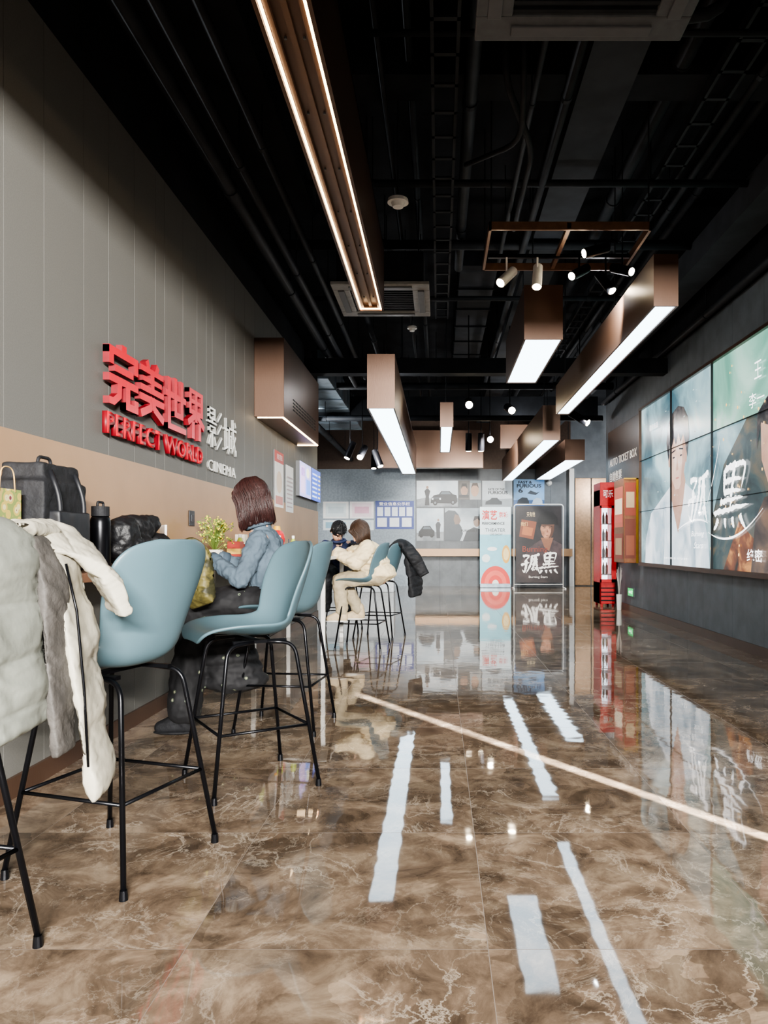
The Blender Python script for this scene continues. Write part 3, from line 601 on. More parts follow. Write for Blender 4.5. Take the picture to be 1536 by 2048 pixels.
vb=vid('#3f5d67','#7f9fa6','#b6cfd0',1.1); vg=vid('#3f7d6c','#7dae9c','#bfdccd',.9); vs=vid('#9fb3bf','#cdd9e2','#e9eff2',2.4); vd=vid('#20292c','#3a4c4e','#6d6250',2.5,1.0); vo=vid('#241a16','#7a4429','#e0a05c',3.5,1.1)
vh=vid('#24252a','#35343a','#56504f',8,.9); vsk=vid('#c9a08c','#d8b39f','#e6cab9',3); vsk2=vid('#a77f6b','#b58d79','#c49e89',3); vsh=vid('#7d92a0','#9fb1bd','#b9c6cf',4)
ls=[('r',-11.1,v0,-5.3,v1,vb),('p',[(-8.2,2.3),(-5.3,2.3),(-5.3,3.04),(-8.2,3.04)],vg),('p',[(-8.3,.8),(-8.2,1.4),(-7.9,1.9),(-7.3,2.3),(-5.3,2.3),(-5.3,.8)],vd),
 ('p',[(-7.9,.8),(-7.5,1.3),(-6.9,1.0),(-6.2,1.5),(-5.3,1.2),(-5.3,.8)],vo),
 ('p',[(-10.9,.8),(-10.85,1.15),(-10.6,1.5),(-10.1,1.68),(-9.7,1.82),(-9.15,1.82),(-8.8,1.68),(-8.5,1.4),(-8.35,1.1),(-8.3,.8)],vs),
 ('p',[(-10.2,.8),(-10.1,1.3),(-10.0,1.6),(-9.95,1.3),(-10.0,.8)],vsh),('p',[(-8.9,.8),(-8.95,1.3),(-8.85,1.6),(-8.8,1.3),(-8.75,.8)],vsh),
 ('p',[(-9.72,1.84),(-9.62,1.55),(-9.4,1.2),(-9.22,1.55),(-9.12,1.84),(-9.2,2.0),(-9.62,2.0)],vsk2),
 ('p',[(-9.74,2.35),(-9.74,2.08),(-9.66,1.9),(-9.5,1.76),(-9.36,1.76),(-9.2,1.9),(-9.12,2.08),(-9.11,2.35),(-9.2,2.55),(-9.6,2.55)],vsk),
 ('p',[(-9.22,2.5),(-9.11,2.35),(-9.12,2.08),(-9.2,1.9),(-9.3,1.82),(-9.24,2.1)],vsk2),
 ('e',-9.76,2.15,.04,.09,vsk2),('e',-9.10,2.15,.035,.09,vsk2),
 ('p',[(-9.8,2.15),(-9.88,2.4),(-9.82,2.6),(-9.66,2.74),(-9.4,2.8),(-9.18,2.75),(-9.02,2.6),(-8.98,2.36),(-9.05,2.12),(-9.12,2.3),(-9.2,2.42),(-9.3,2.33),(-9.38,2.45),(-9.48,2.32),(-9.56,2.42),(-9.66,2.3),(-9.74,2.36),(-9.75,2.2)],vh),
 ('p',[(-9.66,2.25),(-9.5,2.27),(-9.5,2.25),(-9.66,2.23)],vh),('p',[(-9.36,2.27),(-9.2,2.25),(-9.2,2.23),(-9.36,2.25)],vh),
 ('e',-9.57,2.17,.046,.011,vh),('e',-9.28,2.17,.046,.011,vh),('p',[(-9.43,2.17),(-9.38,2.0),(-9.46,1.99),(-9.47,2.02)],vsk2),('e',-9.42,1.90,.07,.011,vid('#a86a60','#b47468','#c08478',3)),
 ('p',[(-7.2,.8),(-7.1,1.3),(-6.9,1.5),(-6.5,1.55),(-6.2,1.4),(-6.0,.8)],vid('#3a3230','#5a4a42','#7a5f4c',3,1.0)),
 ('p',[(-6.98,2.2),(-6.96,1.85),(-6.82,1.62),(-6.6,1.6),(-6.46,1.85),(-6.44,2.2),(-6.7,2.4)],vsk2),('p',[(-7.08,1.95),(-7.05,2.3),(-6.7,2.5),(-6.38,2.3),(-6.35,1.95),(-6.45,2.2),(-6.65,2.24),(-6.8,2.15),(-6.97,2.2)],vh)]
random.seed(3)
for i in range(60):
    a,b=random.uniform(-8.3,-5.6),random.uniform(.9,2.9); r_=random.uniform(.006,.018); ls.append(('e',a,b,r_,r_,'#ffcf8a'))
for i in range(14):
    a,b=random.uniform(-10.9,-8.5),random.uniform(1.2,2.9); ls.append(('e',a,b,.025,.006,'#cfe0e2'))
art('screen_image',FRt,ls,.052,e,em=1.2,step=.0002)
wt=flat('#ffffff',1.9)
for s_,a,b,c,d,bo,sh in [('Burning',-8.85,1.14,-8.42,1.22,0,.3),('Stars',-8.76,1.02,-8.46,1.09,0,.3),('王',-7.08,2.62,-6.92,2.78,0,0),('李一',-7.2,2.36,-6.86,2.5,0,0),('绝密',-7.25,.9,-6.9,1.02,.01,0),('影业出品',-10.6,2.66,-10.2,2.74,0,0),('B E I J I N G   S T A R S',-9.9,.87,-9.0,.9,0,0)]:
    text(s_,FRt,a,b,c,d,wt,.074,0,bo,e,shear=sh)
brush('gu',FRt,-9.0,1.30,.60,.58,.073,wt,e,.055,.2); brush('hei',FRt,-8.12,1.22,.80,.66,.073,wt,e,.045,.2,seed=5)
bm=bmesh.new()
for pts in [[(-8.35,1.5),(-8.1,1.8),(-7.95,2.2)],[(-9.35,1.25),(-8.7,1.42),(-8.3,1.3)],[(-8.3,1.2),(-7.6,.98),(-6.9,1.4)]]:
    P=[]
    for i in range(13):
        t_=i/12; a,b,c=[Vector(p) for p in pts]; P.append(a*(1-t_)**2+b*2*t_*(1-t_)+c*t_*t_)
    for i in range(12):
        w0=.010*math.sin(math.pi*i/12)+.002; w1=.010*math.sin(math.pi*(i+1)/12)+.002
        f=[FRt@Vector((P[i].x,P[i].y-w0,.071)),FRt@Vector((P[i+1].x,P[i+1].y-w1,.071)),FRt@Vector((P[i+1].x,P[i+1].y+w1,.071)),FRt@Vector((P[i].x,P[i].y+w0,.071))]
        bm.faces.new([bm.verts.new(v) for v in f])
mk('brush_stroke',bm,wt,e)
bm=bmesh.new()
for i in range(1,4): box(bm,XR-.079,XR-.05,y1-i*1.45-.002,y1-i*1.45+.002,v0,v1)
for i in range(1,3): box(bm,XR-.079,XR-.05,y0,y1,v0+i*.7467-.002,v0+i*.7467+.002)
mk('panel_seam',bm,pbr('seam_grey','#2a3034',.6),e)

# ticket area
bm=bmesh.new(); box(bm,XR-.03,XR,11.25,13.4,.8,3.05); op=mk('wall_sign_panel',bm,pbr('dark_bronze','#4b3d34',.4,.3),label='dark bronze wall panel with raised ticket lettering',cat='sign',bevel=.004)
lt=emis('#d8d0c6',.6)
text('AUTO TICKET BOX',FRt,-13.25,2.42,-11.45,2.55,lt,.030,.003,.0,op)
text('自助售票',FRt,-13.25,2.15,-12.4,2.32,lt,.030,.003,.01,op)
ky0,ky1,kz0,kz1=11.35,12.0,.78,2.07
e=empty('ticket_kiosk',(2.95,11.7,kz0),'bronze wall-mounted ticket kiosk with yellow edge and posters','ticket machine')
bm=bmesh.new(); box(bm,2.80,3.016,ky0,ky1,kz0,kz1); mk('cabinet',bm,pbr('kiosk_brown','#8d5a38',.4,.2),e,bevel=.01)
bm=bmesh.new(); box(bm,2.985,3.014,ky0-.01,ky0,kz0,kz1); box(bm,2.80,3.014,ky0-.01,ky0,kz1-.02,kz1); mk('edge_trim',bm,flat('#c9a02c'),e)
F6=FR((0,ky0,0),(1,0,0),(0,0,1))
art('side_poster',F6,[('r',2.81,.85,2.975,1.45,'#7d3a26'),('r',2.83,.9,2.955,1.2,'#a5583a'),('r',2.81,1.5,2.975,2.0,'#a0442f'),('r',2.83,1.62,2.955,1.86,'#d8b890')],.003,e)
F=FR((2.80,0,0),(0,-1,0),(0,0,1))
art('touch_screen',F,[('r',-ky1+.06,kz0+.55,-ky0-.06,kz1-.12,'#a8503a'),('r',-ky1+.1,kz0+.75,-ky0-.1,kz1-.3,'#e0c9ac'),('r',-ky1+.08,kz0+.62,-ky0-.08,kz0+.72,'#b05040')],.004,e,em=.6)
art('printed_sheet',F,[('r',-ky1+.06,kz0+.06,-ky0-.06,kz0+.45,'#a04a38'),('r',-ky1+.12,kz0+.12,-ky0-.12,kz0+.38,'#d8ac84')],.004,e)
e=empty('drinks_cooler',(2.9,13.1,0),'red upright drinks cooler with lit glass door','fridge')
redp=pbr('cooler_red','#c31f24',.35)
cx0,cx1,cy0,cy1=2.74,3.01,12.75,13.3
bm=bmesh.new()
box(bm,cx0,cx0+.025,cy0+.02,cy1,.05,2.0); box(bm,cx1-.025,cx1,cy0+.02,cy1,.05,2.0); box(bm,cx0,cx1,cy1-.03,cy1,.05,2.0); box(bm,cx0,cx1,cy0+.02,cy1,.05,.42); box(bm,cx0,cx1,cy0,cy1,1.72,2.12)
for xx in (cx0+.02,cx1-.06): box(bm,xx,xx+.04,cy0+.05,cy0+.1,0,.05); box(bm,xx,xx+.04,cy1-.1,cy1-.05,0,.05)
mk('cabinet',bm,redp,e,bevel=.006)
bm=bmesh.new(); box(bm,cx0+.03,cx1-.03,cy1-.04,cy1-.03,.42,1.72); mk('light_panel',bm,emis('#dfeaf2',3.5),e)
bm=bmesh.new()
box(bm,cx0,cx0+.02,cy0-.02,cy0+.02,.42,1.72); box(bm,cx1-.08,cx1,cy0-.02,cy0+.02,.42,1.72); box(bm,cx0,cx1,cy0-.02,cy0+.02,.42,.47); box(bm,cx0,cx1,cy0-.02,cy0+.02,1.68,1.72)
mk('door_frame',bm,redp,e)
bm=bmesh.new(); box(bm,cx0+.02,cx1-.08,cy0-.003,cy0+.003,.47,1.68); mk('door_glass',bm,glassy,e)
bm=bmesh.new(); box(bm,cx0+.035,cx0+.05,cy0-.05,cy0-.02,.8,1.3); mk('handle',bm,grey_plastic,e)
for i in range(4):
    z=.55+i*.29; bm=bmesh.new(); box(bm,cx0+.03,cx1-.03,cy0+.06,cy1-.04,z-.01,z); mk('shelf',bm,white_plastic,e)
F4=FR((0,cy0,0),(1,0,0),(0,0,1)); text('可乐',F4,cx0+.05,1.86,cx1-.05,1.99,flat('#ffffff'),.003,0,.02,e)
bm=bmesh.new()
for i in range(4): box(bm,cx0+.02,cx1-.02,cy0+.012,cy0+.02,.10+i*.07,.12+i*.07)
mk('vent_grille',bm,groove,e)
def bottle_mesh(h,r):
    bm=bmesh.new(); cone(bm,(0,0,0),r,(0,0,h*.65),r,14,0); cone(bm,(0,0,h*.65),r,(0,0,h*.86),r*.4,14,0); cone(bm,(0,0,h*.86),r*.45,(0,0,h),r*.45,14,1)
    return bm
bts=[]
for j,c in enumerate(['#c8a8a0','#b8ccba','#e6dcc8']):
    bts.append(mk('drink_bottle',bottle_mesh(.2,.022),[pbr('drink'+str(j),c,.2),white_plastic],label='plastic drink bottle on a cooler shelf',cat='bottle',group='bottles in the drinks cooler'))
for i in range(4):
    for j in range(3):
        b=bts[j%3]
        if i==0: o=b
        else: o=b.copy(); COL.objects.link(o)
        o.location=(cx0+.065+j*.055,cy0+.3,.551+i*.29)
e=empty('exit_sign',(XR,11.85,.26),'small green exit sign low on the wall','sign')
bm=bmesh.new(); box(bm,XR-.025,XR,11.68,12.02,.24,.38); mk('housing',bm,grey_plastic,e)
art('sign_face',FRt,[('r',-12.01,.25,-11.69,.37,'#1fae5a'),('p',[(-11.95,.31),(-11.91,.34),(-11.91,.32),(-11.84,.32),(-11.84,.30),(-11.91,.30),(-11.91,.28)],'#e8fff0')],.026,e,em=1.5)
text('EXIT',FRt,-11.82,.285,-11.72,.335,flat('#e8fff0',2),.03,0,0,e)
mk_p=empty('vase_with_branches',(2.93,12.2,0),'slim white vase with pale dried branches','vase')
bm=bmesh.new(); cone(bm,(2.93,12.2,0),.035,(2.93,12.2,.25),.045,16); mk('vase',bm,white_plastic,mk_p)
bm=bmesh.new(); random.seed(5)
for i in range(9):
    a=random.uniform(0,6.28); tube(bm,[(2.93,12.2,.2),(2.93+.02*math.cos(a),12.2+.05*math.sin(a),.45),(2.93+.04*math.cos(a),12.2+.1*math.sin(a),random.uniform(.55,.75))],[.006,.004,.003],5)
mk('branches',bm,flat('#d9cfc6'),mk_p,kind='stuff')

# ============================================================ COUNTER
e=empty('bar_counter',(-1.62,4,.0),'bronze-edged narrow bar counter fixed along the wall','counter')
bm=bmesh.new(); box(bm,XL+.012,-1.45,.6,6.8,.91,.95); mk('worktop',bm,pbr('counter_brown','#7a5742',.35,.2),e,bevel=.004)
for yy in (1.0,3.0,5.0,6.6):
    bm=bmesh.new(); box(bm,XL+.012,-1.5,yy,yy+.03,.80,.91); mk('bracket',bm,black_metal,e)
e=empty('bar_table',(-1.45,7.8,0),'white high table with slim white legs','table')
bm=bmesh.new(); box(bm,-1.77,-1.02,6.9,8.7,.92,.95); mk('table_top',bm,white_plastic,e,bevel=.005)
for xx,yy in ((-1.12,7.25),(-1.12,8.62),(-1.73,7.0),(-1.73,8.62)):
    bm=bmesh.new(); box(bm,xx-.02,xx+.02,yy-.02,yy+.02,0,.92); mk('leg',bm,white_plastic,e)

# ============================================================ STOOLS
def shell_mesh():
    prof=[(-.235,.648),(-.225,.672),(-.19,.682),(-.12,.676),(-.03,.665),(.06,.66),(.125,.668),(.175,.695),(.205,.74),(.225,.80),(.245,.87),(.262,.94),(.277,1.01),(.287,1.06),(.292,1.085)]
    hw  =[.10,.175,.215,.245,.255,.245,.225,.205,.200,.212,.228,.236,.225,.175,.085]
    wrap=[.0,.012,.025,.045,.06,.065,.07,.075,.08,.085,.085,.075,.06,.04,.02]
    def cr(a,t):
        n=len(a)-1; f=t*n; i=min(int(f),n-1); u=f-i
        p=[a[max(i-1,0)],a[i],a[i+1],a[min(i+2,n)]]
        return .5*((2*p[1])+(-p[0]+p[2])*u+(2*p[0]-5*p[1]+4*p[2]-p[3])*u*u+(-p[0]+3*p[1]-3*p[2]+p[3])*u**3)
    xs=[p[0] for p in prof]; zs=[p[1] for p in prof]
    bm=bmesh.new(); NV,NU=44,22; g=[]
    for j in range(NV+1):
        t=j/NV; x,z=cr(xs,t),cr(zs,t); x2,z2=cr(xs,min(1,t+.01)),cr(zs,min(1,t+.01)); x1,z1=cr(xs,max(0,t-.01)),cr(zs,max(0,t-.01))
        d=Vector((x2-x1,0,z2-z1)).normalized(); n=Vector((-d.z,0,d.x))
        if n.z<-.3: n=-n
        h=cr(hw,t); w=cr(wrap,t); row=[]
        for i in range(NU+1):
            s=-1+2*i/NU
            row.append(bm.verts.new(Vector((x,h*s,z))+n*w*abs(s)**2.4))
        g.append(row)
    for j in range(NV):
        for i in range(NU): bm.faces.new((g[j][i],g[j+1][i],g[j+1][i+1],g[j][i+1]))
    return bm
SG='blue-grey bar stools along the counter'
stool=empty('bar_stool',(0,0,0),'blue-grey moulded bar stool with thin black legs','bar stool',SG)
o=mk('seat_shell',shell_mesh(),stool_blue,stool,True,True,label='moulded blue-grey plastic shell')
s_=o.modifiers.new('sol','SOLIDIFY'); s_.thickness=.014; s_.offset=-1
s_=o.modifiers.new('sub','SUBSURF'); s_.levels=1; s_.render_levels=1
def legpt(sx,sy,z):
    t=(.63-z)/.63; return (sx*(.15+(.235-.15)*t)+.02,sy*(.15+(.235-.15)*t),z)
for sx in (-1,1):
    for sy in (-1,1):
        bm=bmesh.new(); tube(bm,rnd([(sx*.03+.02,sy*.13,.642),(sx*.15+.02,sy*.15,.632),legpt(sx,sy,.02)],6,.06),.0088,10)
        a=Vector(legpt(sx,sy,.03)); cone(bm,(a.x,a.y,.0),.0135,(a.x,a.y,.03),.011,12)
        mk('leg',bm,black_metal,stool,True,label='thin black metal leg')
bm=bmesh.new(); zf=.27; cs=[legpt(-1,-1,zf),legpt(1,-1,zf),legpt(1,1,zf),legpt(-1,1,zf)]
for i in range(4): tube(bm,[cs[i],cs[(i+1)%4]],.0065,8)
mk('footrest',bm,black_metal,stool,True)
bm=bmesh.new(); box(bm,-.1,.14,-.135,-.115,.637,.65); box(bm,-.1,.14,.115,.135,.637,.65); box(bm,0.0,.03,-.13,.13,.637,.65); mk('under_frame',bm,black_metal,stool,True)
stool.location=(-1.115,2.55,0); stool.rotation_euler=(0,0,math.radians(-18))
ST=[((-1.36,1.82,0),-12,'blue-grey bar stool with a pale padded coat over its back'),((-.87,3.38,0),33,'blue-grey bar stool turned away from the counter, empty'),
    ((-.92,4.42,0),-6,'blue-grey bar stool carrying a person in denim'),((-.80,7.7,0),-8,'blue-grey bar stool carrying a person in a cream coat'),
    ((-.70,8.6,0),-15,'blue-grey bar stool with a black padded coat over its back'),((-1.2,9.2,0),90,'blue-grey bar stool carrying a person in black')]
for l,a,lb in ST: clone(stool,loc=l,rz=math.radians(a),label=lb)

# ============================================================ PEOPLE
skin=pbr('skin','#d8a98c',.5,0,.06,12)
def basis(f,up=(0,0,1)):
    f=Vector(f).normalized(); up=Vector(up); s=f.cross(up).normalized(); u=s.cross(f).normalized()
    return f,s,u
def rot_from(f,s,u): return Matrix(((f.x,s.x,u.x),(f.y,s.y,u.y),(f.z,s.z,u.z)))
def hand(bm,w,d,n,side,curl=.6):
    w=Vector(w);d=Vector(d).normalized();n=Vector(n);n=(n-d*n.dot(d)).normalized();s=d.cross(n)*side
    L=[.066,.076,.072,.056]
    for i in range(4):
        o=(i-1.5)*.0205
        k=w+d*.085+s*o*-1
        cap(bm,w+s*o*-.6+d*.01,.016,k,.0115,10)
        m=k+(d*math.cos(curl*.5)+n*math.sin(curl*.5))*L[i]*.5; t=m+(d*math.cos(curl*1.6)+n*math.sin(curl*1.6))*L[i]*.5
        cap(bm,k,.0098,m,.009,10); cap(bm,m,.009,t,.0075,10)
    b=w+d*.025+s*.026; m=b+(d*.6+s*.7+n*.3).normalized()*.038; t=m+(d*.85+s*.2+n*.45).normalized()*.03
    cap(bm,b,.014,m,.011,10); cap(bm,m,.011,t,.009,10)
def person(loc,rz,label,J,mats,puff=0,hair='long',skirt=False,hs=1):
    M=Matrix.Translation(loc)@Matrix.Rotation(rz,4,'Z')
    e=empty('person',loc,label,'person',rz=rz)
    V={k:Vector(v) for k,v in J.items()}
    f,s,u=basis(V['fwd']); R=rot_from(f,s,u); hc=V['head']
    bm=bmesh.new()
    ell(bm,hc+u*.02-f*.012,(.092*hs,.074*hs,.098*hs),R); ell(bm,hc+f*.02-u*.045,(.068*hs,.058*hs,.075*hs),R)
    ell(bm,hc+f*.048-u*.082,(.03,.03,.025),R); cap(bm,hc+f*.082+u*.012,.009,hc+f*.098-u*.022,.013,10)
    ell(bm,hc+f*.078-u*.05,(.012,.024,.010),R); ell(bm,hc+f*.07+u*.028,(.016,.05,.012),R)
    for q in (-1,1): ell(bm,hc+s*.074*q-u*.008-f*.01,(.02,.010,.032),R)
    cap(bm,V['neck'],.055,hc-f*.02-u*.05,.048)
    sh=V['shw'].x
    sn=V['chest']+Vector((0,-sh,.09)); sf=V['chest']+Vector((0,sh,.09))
    cap(bm,V['neck'],.055,V['chest'],.10); cap(bm,V['chest'],.11,V['pelvis'],.12)
    cap(bm,sn,.05,sf,.05)
    for a,el,wr in ((sn,'elN','wrN'),(sf,'elF','wrF')):
        cap(bm,a,.045,V[el],.036); cap(bm,V[el],.036,V[wr],.025)
    for q,kn,an in ((-1,'knN','anN'),(1,'knF','anF')):
        h=V['pelvis']+Vector((0,.09*q,-.02)); cap(bm,h,.085,V[kn],.058); cap(bm,V[kn],.055,V[an],.036); cap(bm,V[an],.036,V[an]+Vector((-.10,0,-.05)),.028)
    for wr,el,q in (('wrN','elN',-1),('wrF','elF',1)):
        d=V['hd']+Vector((0,-q*.25,0)); hand(bm,V[wr],d,(0,0,-1),q)
    blob('body',bm,skin,.0065,2,e,M)
    for q in (-1,1):
        bm=bmesh.new(); ell(bm,hc+f*.084+s*.03*q+u*.004,(.004,.011,.0035),R,12); bm.transform(M); mk('eye',bm,pbr('eye_dark','#2a1c18',.3),e,smooth=True)
    bm=bmesh.new(); ell(bm,hc+f*.088-u*.052,(.006,.02,.006),R,12); bm.transform(M); mk('lips',bm,pbr('lips','#a35a50',.4),e,smooth=True)
    bm=bmesh.new(); p=puff
    ell(bm,V['chest']+Vector((.005,0,.0)),(.118+p,sh-.008+p,.17))
    ell(bm,(V['chest']+V['pelvis'])/2,(.12+p,.15+p,.2)); ell(bm,V['pelvis']+Vector((0,0,.02)),(.142+p,.168+p,.11))
    cap(bm,sn+Vector((0,.02,-.01)),.056+p*.6,sf+Vector((0,-.02,-.01)),.056+p*.6); cap(bm,V['chest']+Vector((0,0,.08)),.08,V['neck'],.060+p*.6)
    if p>0:
        for i in range(5):
            c=V['pelvis'].lerp(V['neck'],i/4.6); ell(bm,c,(.15+p,.175+p,.06))
    for a,el,wr in ((sn,'elN','wrN'),(sf,'elF','wrF')):
        A,E,W_=a,V[el],V[wr]; E2=E.lerp(W_,.05)
        cap(bm,A,.060+p*.7,E,.050+p*.6); cap(bm,E2,.050+p*.6,E.lerp(W_,.93),.038+p*.4)
        if p:
            for i in range(6):
                c=A.lerp(E,.25+.2*i) if i<3 else E.lerp(W_,.2+.28*(i-3)); ell(bm,c,(.066+p*.9,.066+p*.9,.045))
        cap(bm,E.lerp(W_,.86),.041+p*.4,E.lerp(W_,.95),.041+p*.4)
    blob('jacket',bm,mats['top'],.007,4,e,M,noise_=.028 if not p else .022,nscale=.04 if not p else .055,label=mats.get('topl'))
    bm=bmesh.new(); n0=V['neck']; 
    pts=[n0+Vector((.07*math.cos(a)*1.0-.01,.075*math.sin(a),.012+.02*math.cos(a))) for a in [i*math.pi/8 for i in range(16)]]
    tube(bm,pts,.017+p*.5,8,closed=True); bm.transform(M); mk('collar',bm,mats.get('collar',mats['top']),e,smooth=True)
    if 'seam' in mats:
        bm=bmesh.new()
        B=V['pelvis']+Vector((0,0,-.035)); tube(bm,[B+Vector((.146*math.cos(a),.172*math.sin(a),0)) for a in [i*math.pi/12 for i in range(24)]],.014,8,closed=True)
        bm.transform(M); mk('hem',bm,mats['seam'],e,smooth=True)
        for el,wr in (('elN','wrN'),('elF','wrF')):
            E,W_=V[el],V[wr]; d=(W_-E).normalized(); c=E.lerp(W_,.93); bm=bmesh.new(); cone(bm,c-d*.025,.047,c+d*.02,.044,20); bm.transform(M); mk('cuff',bm,mats['seam'],e,smooth=True)
        for q in (-1,1):
            c=V['chest']; bm=bmesh.new(); tube(bm,[c+Vector((.122,.11*q,.10)),c+Vector((.130,.08*q,.0)),V['pelvis']+Vector((.145,.06*q,.03))],.003,6); bm.transform(M); mk('seam',bm,mats['seam'],e,smooth=True)
    bm=bmesh.new()
    for q,kn,an in ((-1,'knN','anN'),(1,'knF','anF')):
        h=V['pelvis']+Vector((0,.09*q,-.02)); k=V[kn]; a=V[an]
        cap(bm,h,.10,k,.078); cap(bm,k,.078,k.lerp(a,.9),.062 if not skirt else .10)
    ell(bm,V['pelvis'],(.13,.165,.10))
    if skirt:
        kn=(V['knN']+V['knF'])/2; an=(V['anN']+V['anF'])/2
        for i in range(8):
            t_=i/7; c=kn.lerp(an,t_*.88); ell(bm,c+Vector((.06+.1*t_,0,0)),(.13+.07*t_,.17,.075))
        ell(bm,(V['pelvis']+kn)/2,(.22,.17,.09))
    blob('skirt' if skirt else 'trousers',bm,mats['bot'],.009,4,e,M,noise_=.03,nscale=.07)
    for an in ('anN','anF'):
        a=V[an]; bm=bmesh.new()
        cap(bm,a+Vector((.0,0,.05)),.047,a+Vector((.012,0,-.02)),.045); cap(bm,a+Vector((.02,0,-.04)),.038,a+Vector((-.13,0,-.048)),.034)
        cap(bm,a+Vector((-.02,0,.0)),.04,a+Vector((-.13,0,-.045)),.034)
        bmesh.ops.bisect_plane(bm,geom=bm.verts[:]+bm.edges[:]+bm.faces[:],plane_co=a+Vector((0,0,-.078)),plane_no=(0,0,-1),clear_outer=True)
        bmesh.ops.holes_fill(bm,edges=[x for x in bm.edges if x.is_boundary],sides=0)
        blob('shoe',bm,mats['shoe'],.007,2,e,M)
        bm=bmesh.new(); ell(bm,a+Vector((-.055,0,-.072)),(.115,.046,.013)); bm.transform(M); mk('shoe_sole',bm,mats.get('sole',fabric_blk),e,smooth=True)
    bm=bmesh.new()
    ell(bm,hc+u*.028-f*.02,(.104*hs,.088*hs,.104*hs),R)
    if hair!='short':
        n=34; drop=.15 if hair=='long' else .115
        dn=(Vector((0,0,-1))*.85-u*.15-f*.12).normalized()
        for i in range(n):
            a=math.radians(60+ (360-120)*i/(n-1)); back=max(0,-math.cos(a)); o=f*math.cos(a)*.080+s*math.sin(a)*.076
            st=hc+o+u*.04; md=hc+o*1.12+dn*drop*.5; en=hc+o*(1.2 if hair=='long' else 1.0)+dn*(drop+.006*math.sin(i*2.1)+.02*back)
            cap(bm,st,.024,md,.023,10); cap(bm,md,.023,en,.012,10)
        for q in (-1,1): cap(bm,hc+f*.065+s*q*.03+u*.085,.02,hc+f*.068+s*q*.068-u*.02,.014)
    else:
        for q in (-1,1): cap(bm,hc+u*.05+s*q*.07,.027,hc-u*.03+s*q*.072-f*.03,.02)
        ell(bm,hc-f*.06-u*.03,(.05,.068,.075),R); ell(bm,hc+f*.068+u*.062,(.028,.062,.030),R)
    blob('hair',bm,mats['hair'],.0055,7,e,M,noise_=.003,nscale=.02)
    rs=random.Random(5); bm=bmesh.new()
    if hair!='short':
        for i in range(620):
            a=math.radians(rs.uniform(52,308)); back=max(0,-math.cos(a)); o=f*math.cos(a)*.080+s*math.sin(a)*.076
            j=rs.uniform(1.22,1.40); w1=Vector((rs.uniform(-1,1),rs.uniform(-1,1),0))*.006; fl=rs.uniform(.9,1.12)
            P0=hc+u*.125-f*.025+o*.25+s*rs.uniform(-.02,.02); P1=hc+u*.105-f*.015+o*.85*j*.82; P2=hc+u*.05+o*j*1.0; P3=hc+o*j*1.03-u*.0
            P4=hc+o*j*1.06+dn*drop*.55+w1*.6; P5=hc+o*(j*1.06 if hair=='long' else j*.86)+dn*(drop*fl+.03*back)+w1
            tube(bm,[P0,P1,P2,P3,P4,P5],[.0022,.0026,.0028,.0028,.0024,.0010],4)
    else:
        for i in range(420):
            a=rs.uniform(0,6.283); b=rs.uniform(.1,1.35); d=(f*math.cos(a)*math.sin(b)+s*math.sin(a)*math.sin(b)+u*math.cos(b))
            c=hc+u*.028-f*.02; r0=Vector((0,0,0))+f*d.dot(f)*.104+s*d.dot(s)*.088+u*d.dot(u)*.104
            tube(bm,[c+r0*.96,c+r0*1.07+f*.01,c+r0*1.10+f*.03-u*.012*b*2],[.003,.0026,.0008],4)
    bm.transform(M); mk('hair_strands',bm,mats['hair'],e,smooth=True,kind='stuff')
    return e
denim=pbr('denim','#4a5864',.9,0,.14,9,.2,300)
denim_d=pbr('denim_dark','#3a4753',.9,0,.08,25,.15,300)
def hairmat(nm,c,c2): return pbr(nm,c,.45,0,.3,30,.3,90,(6,6,.5),hex2=c2)
hairred=hairmat('hair_burgundy','#241413','#3a201e')
hairbr=hairmat('hair_brown','#21130d','#46301f')
hairbk=hairmat('hair_black','#0d0c0e','#17161a')
def skirtmat():
    m=pbr('black_embroidered_skirt','#121215',.8,0,.2,30); nt=m.node_tree;N=nt.nodes;L=nt.links;b=N['Principled BSDF']
    tc=N.new('ShaderNodeTexCoord'); v=N.new('ShaderNodeTexVoronoi'); v.inputs['Scale'].default_value=17; v.inputs['Randomness'].default_value=.8; L.new(tc.outputs['Object'],v.inputs['Vector'])
    r=N.new('ShaderNodeValToRGB'); r.color_ramp.interpolation='CONSTANT'; r.color_ramp.elements[0].color=lin('#c9bd98'); r.color_ramp.elements[1].position=.16; r.color_ramp.elements[1].color=lin('#121215')
    k=r.color_ramp.elements.new(.07); k.color=lin('#2a2a26'); k=r.color_ramp.elements.new(.12); k.color=lin('#6d7b64')
    L.new(v.outputs['Distance'],r.inputs[0]); L.new(r.outputs[0],b.inputs['Base Color']); return m
cream=pbr('cream_padded_fabric','#dcc9a4',.7,0,.04,20,.2,80); khaki=pbr('khaki_fabric','#a3967c',.8,0,.06,30,.2,90)
J1=dict(pelvis=(0,0,.76),chest=(-.05,0,1.0),neck=(-.075,0,1.17),head=(-.12,0,1.33),fwd=(-.85,.25,-.55),shw=(.160,0,0),
  elN=(-.12,-.24,.87),wrN=(-.32,-.14,.985),elF=(-.14,.26,.90),wrF=(-.34,.12,.985),hd=(-1,0,-.05),
  knN=(-.42,-.12,.72),anN=(-.45,-.22,.09),knF=(-.42,.12,.72),anF=(-.28,.10,.36))
person((-.98,4.42,0),0,'seated person in denim jacket and black embroidered skirt, head bowed',J1,
  dict(top=denim,topl='blue denim jacket',bot=skirtmat(),shoe=fabric_blk,hair=hairred,seam=denim_d),hair='long',skirt=True)
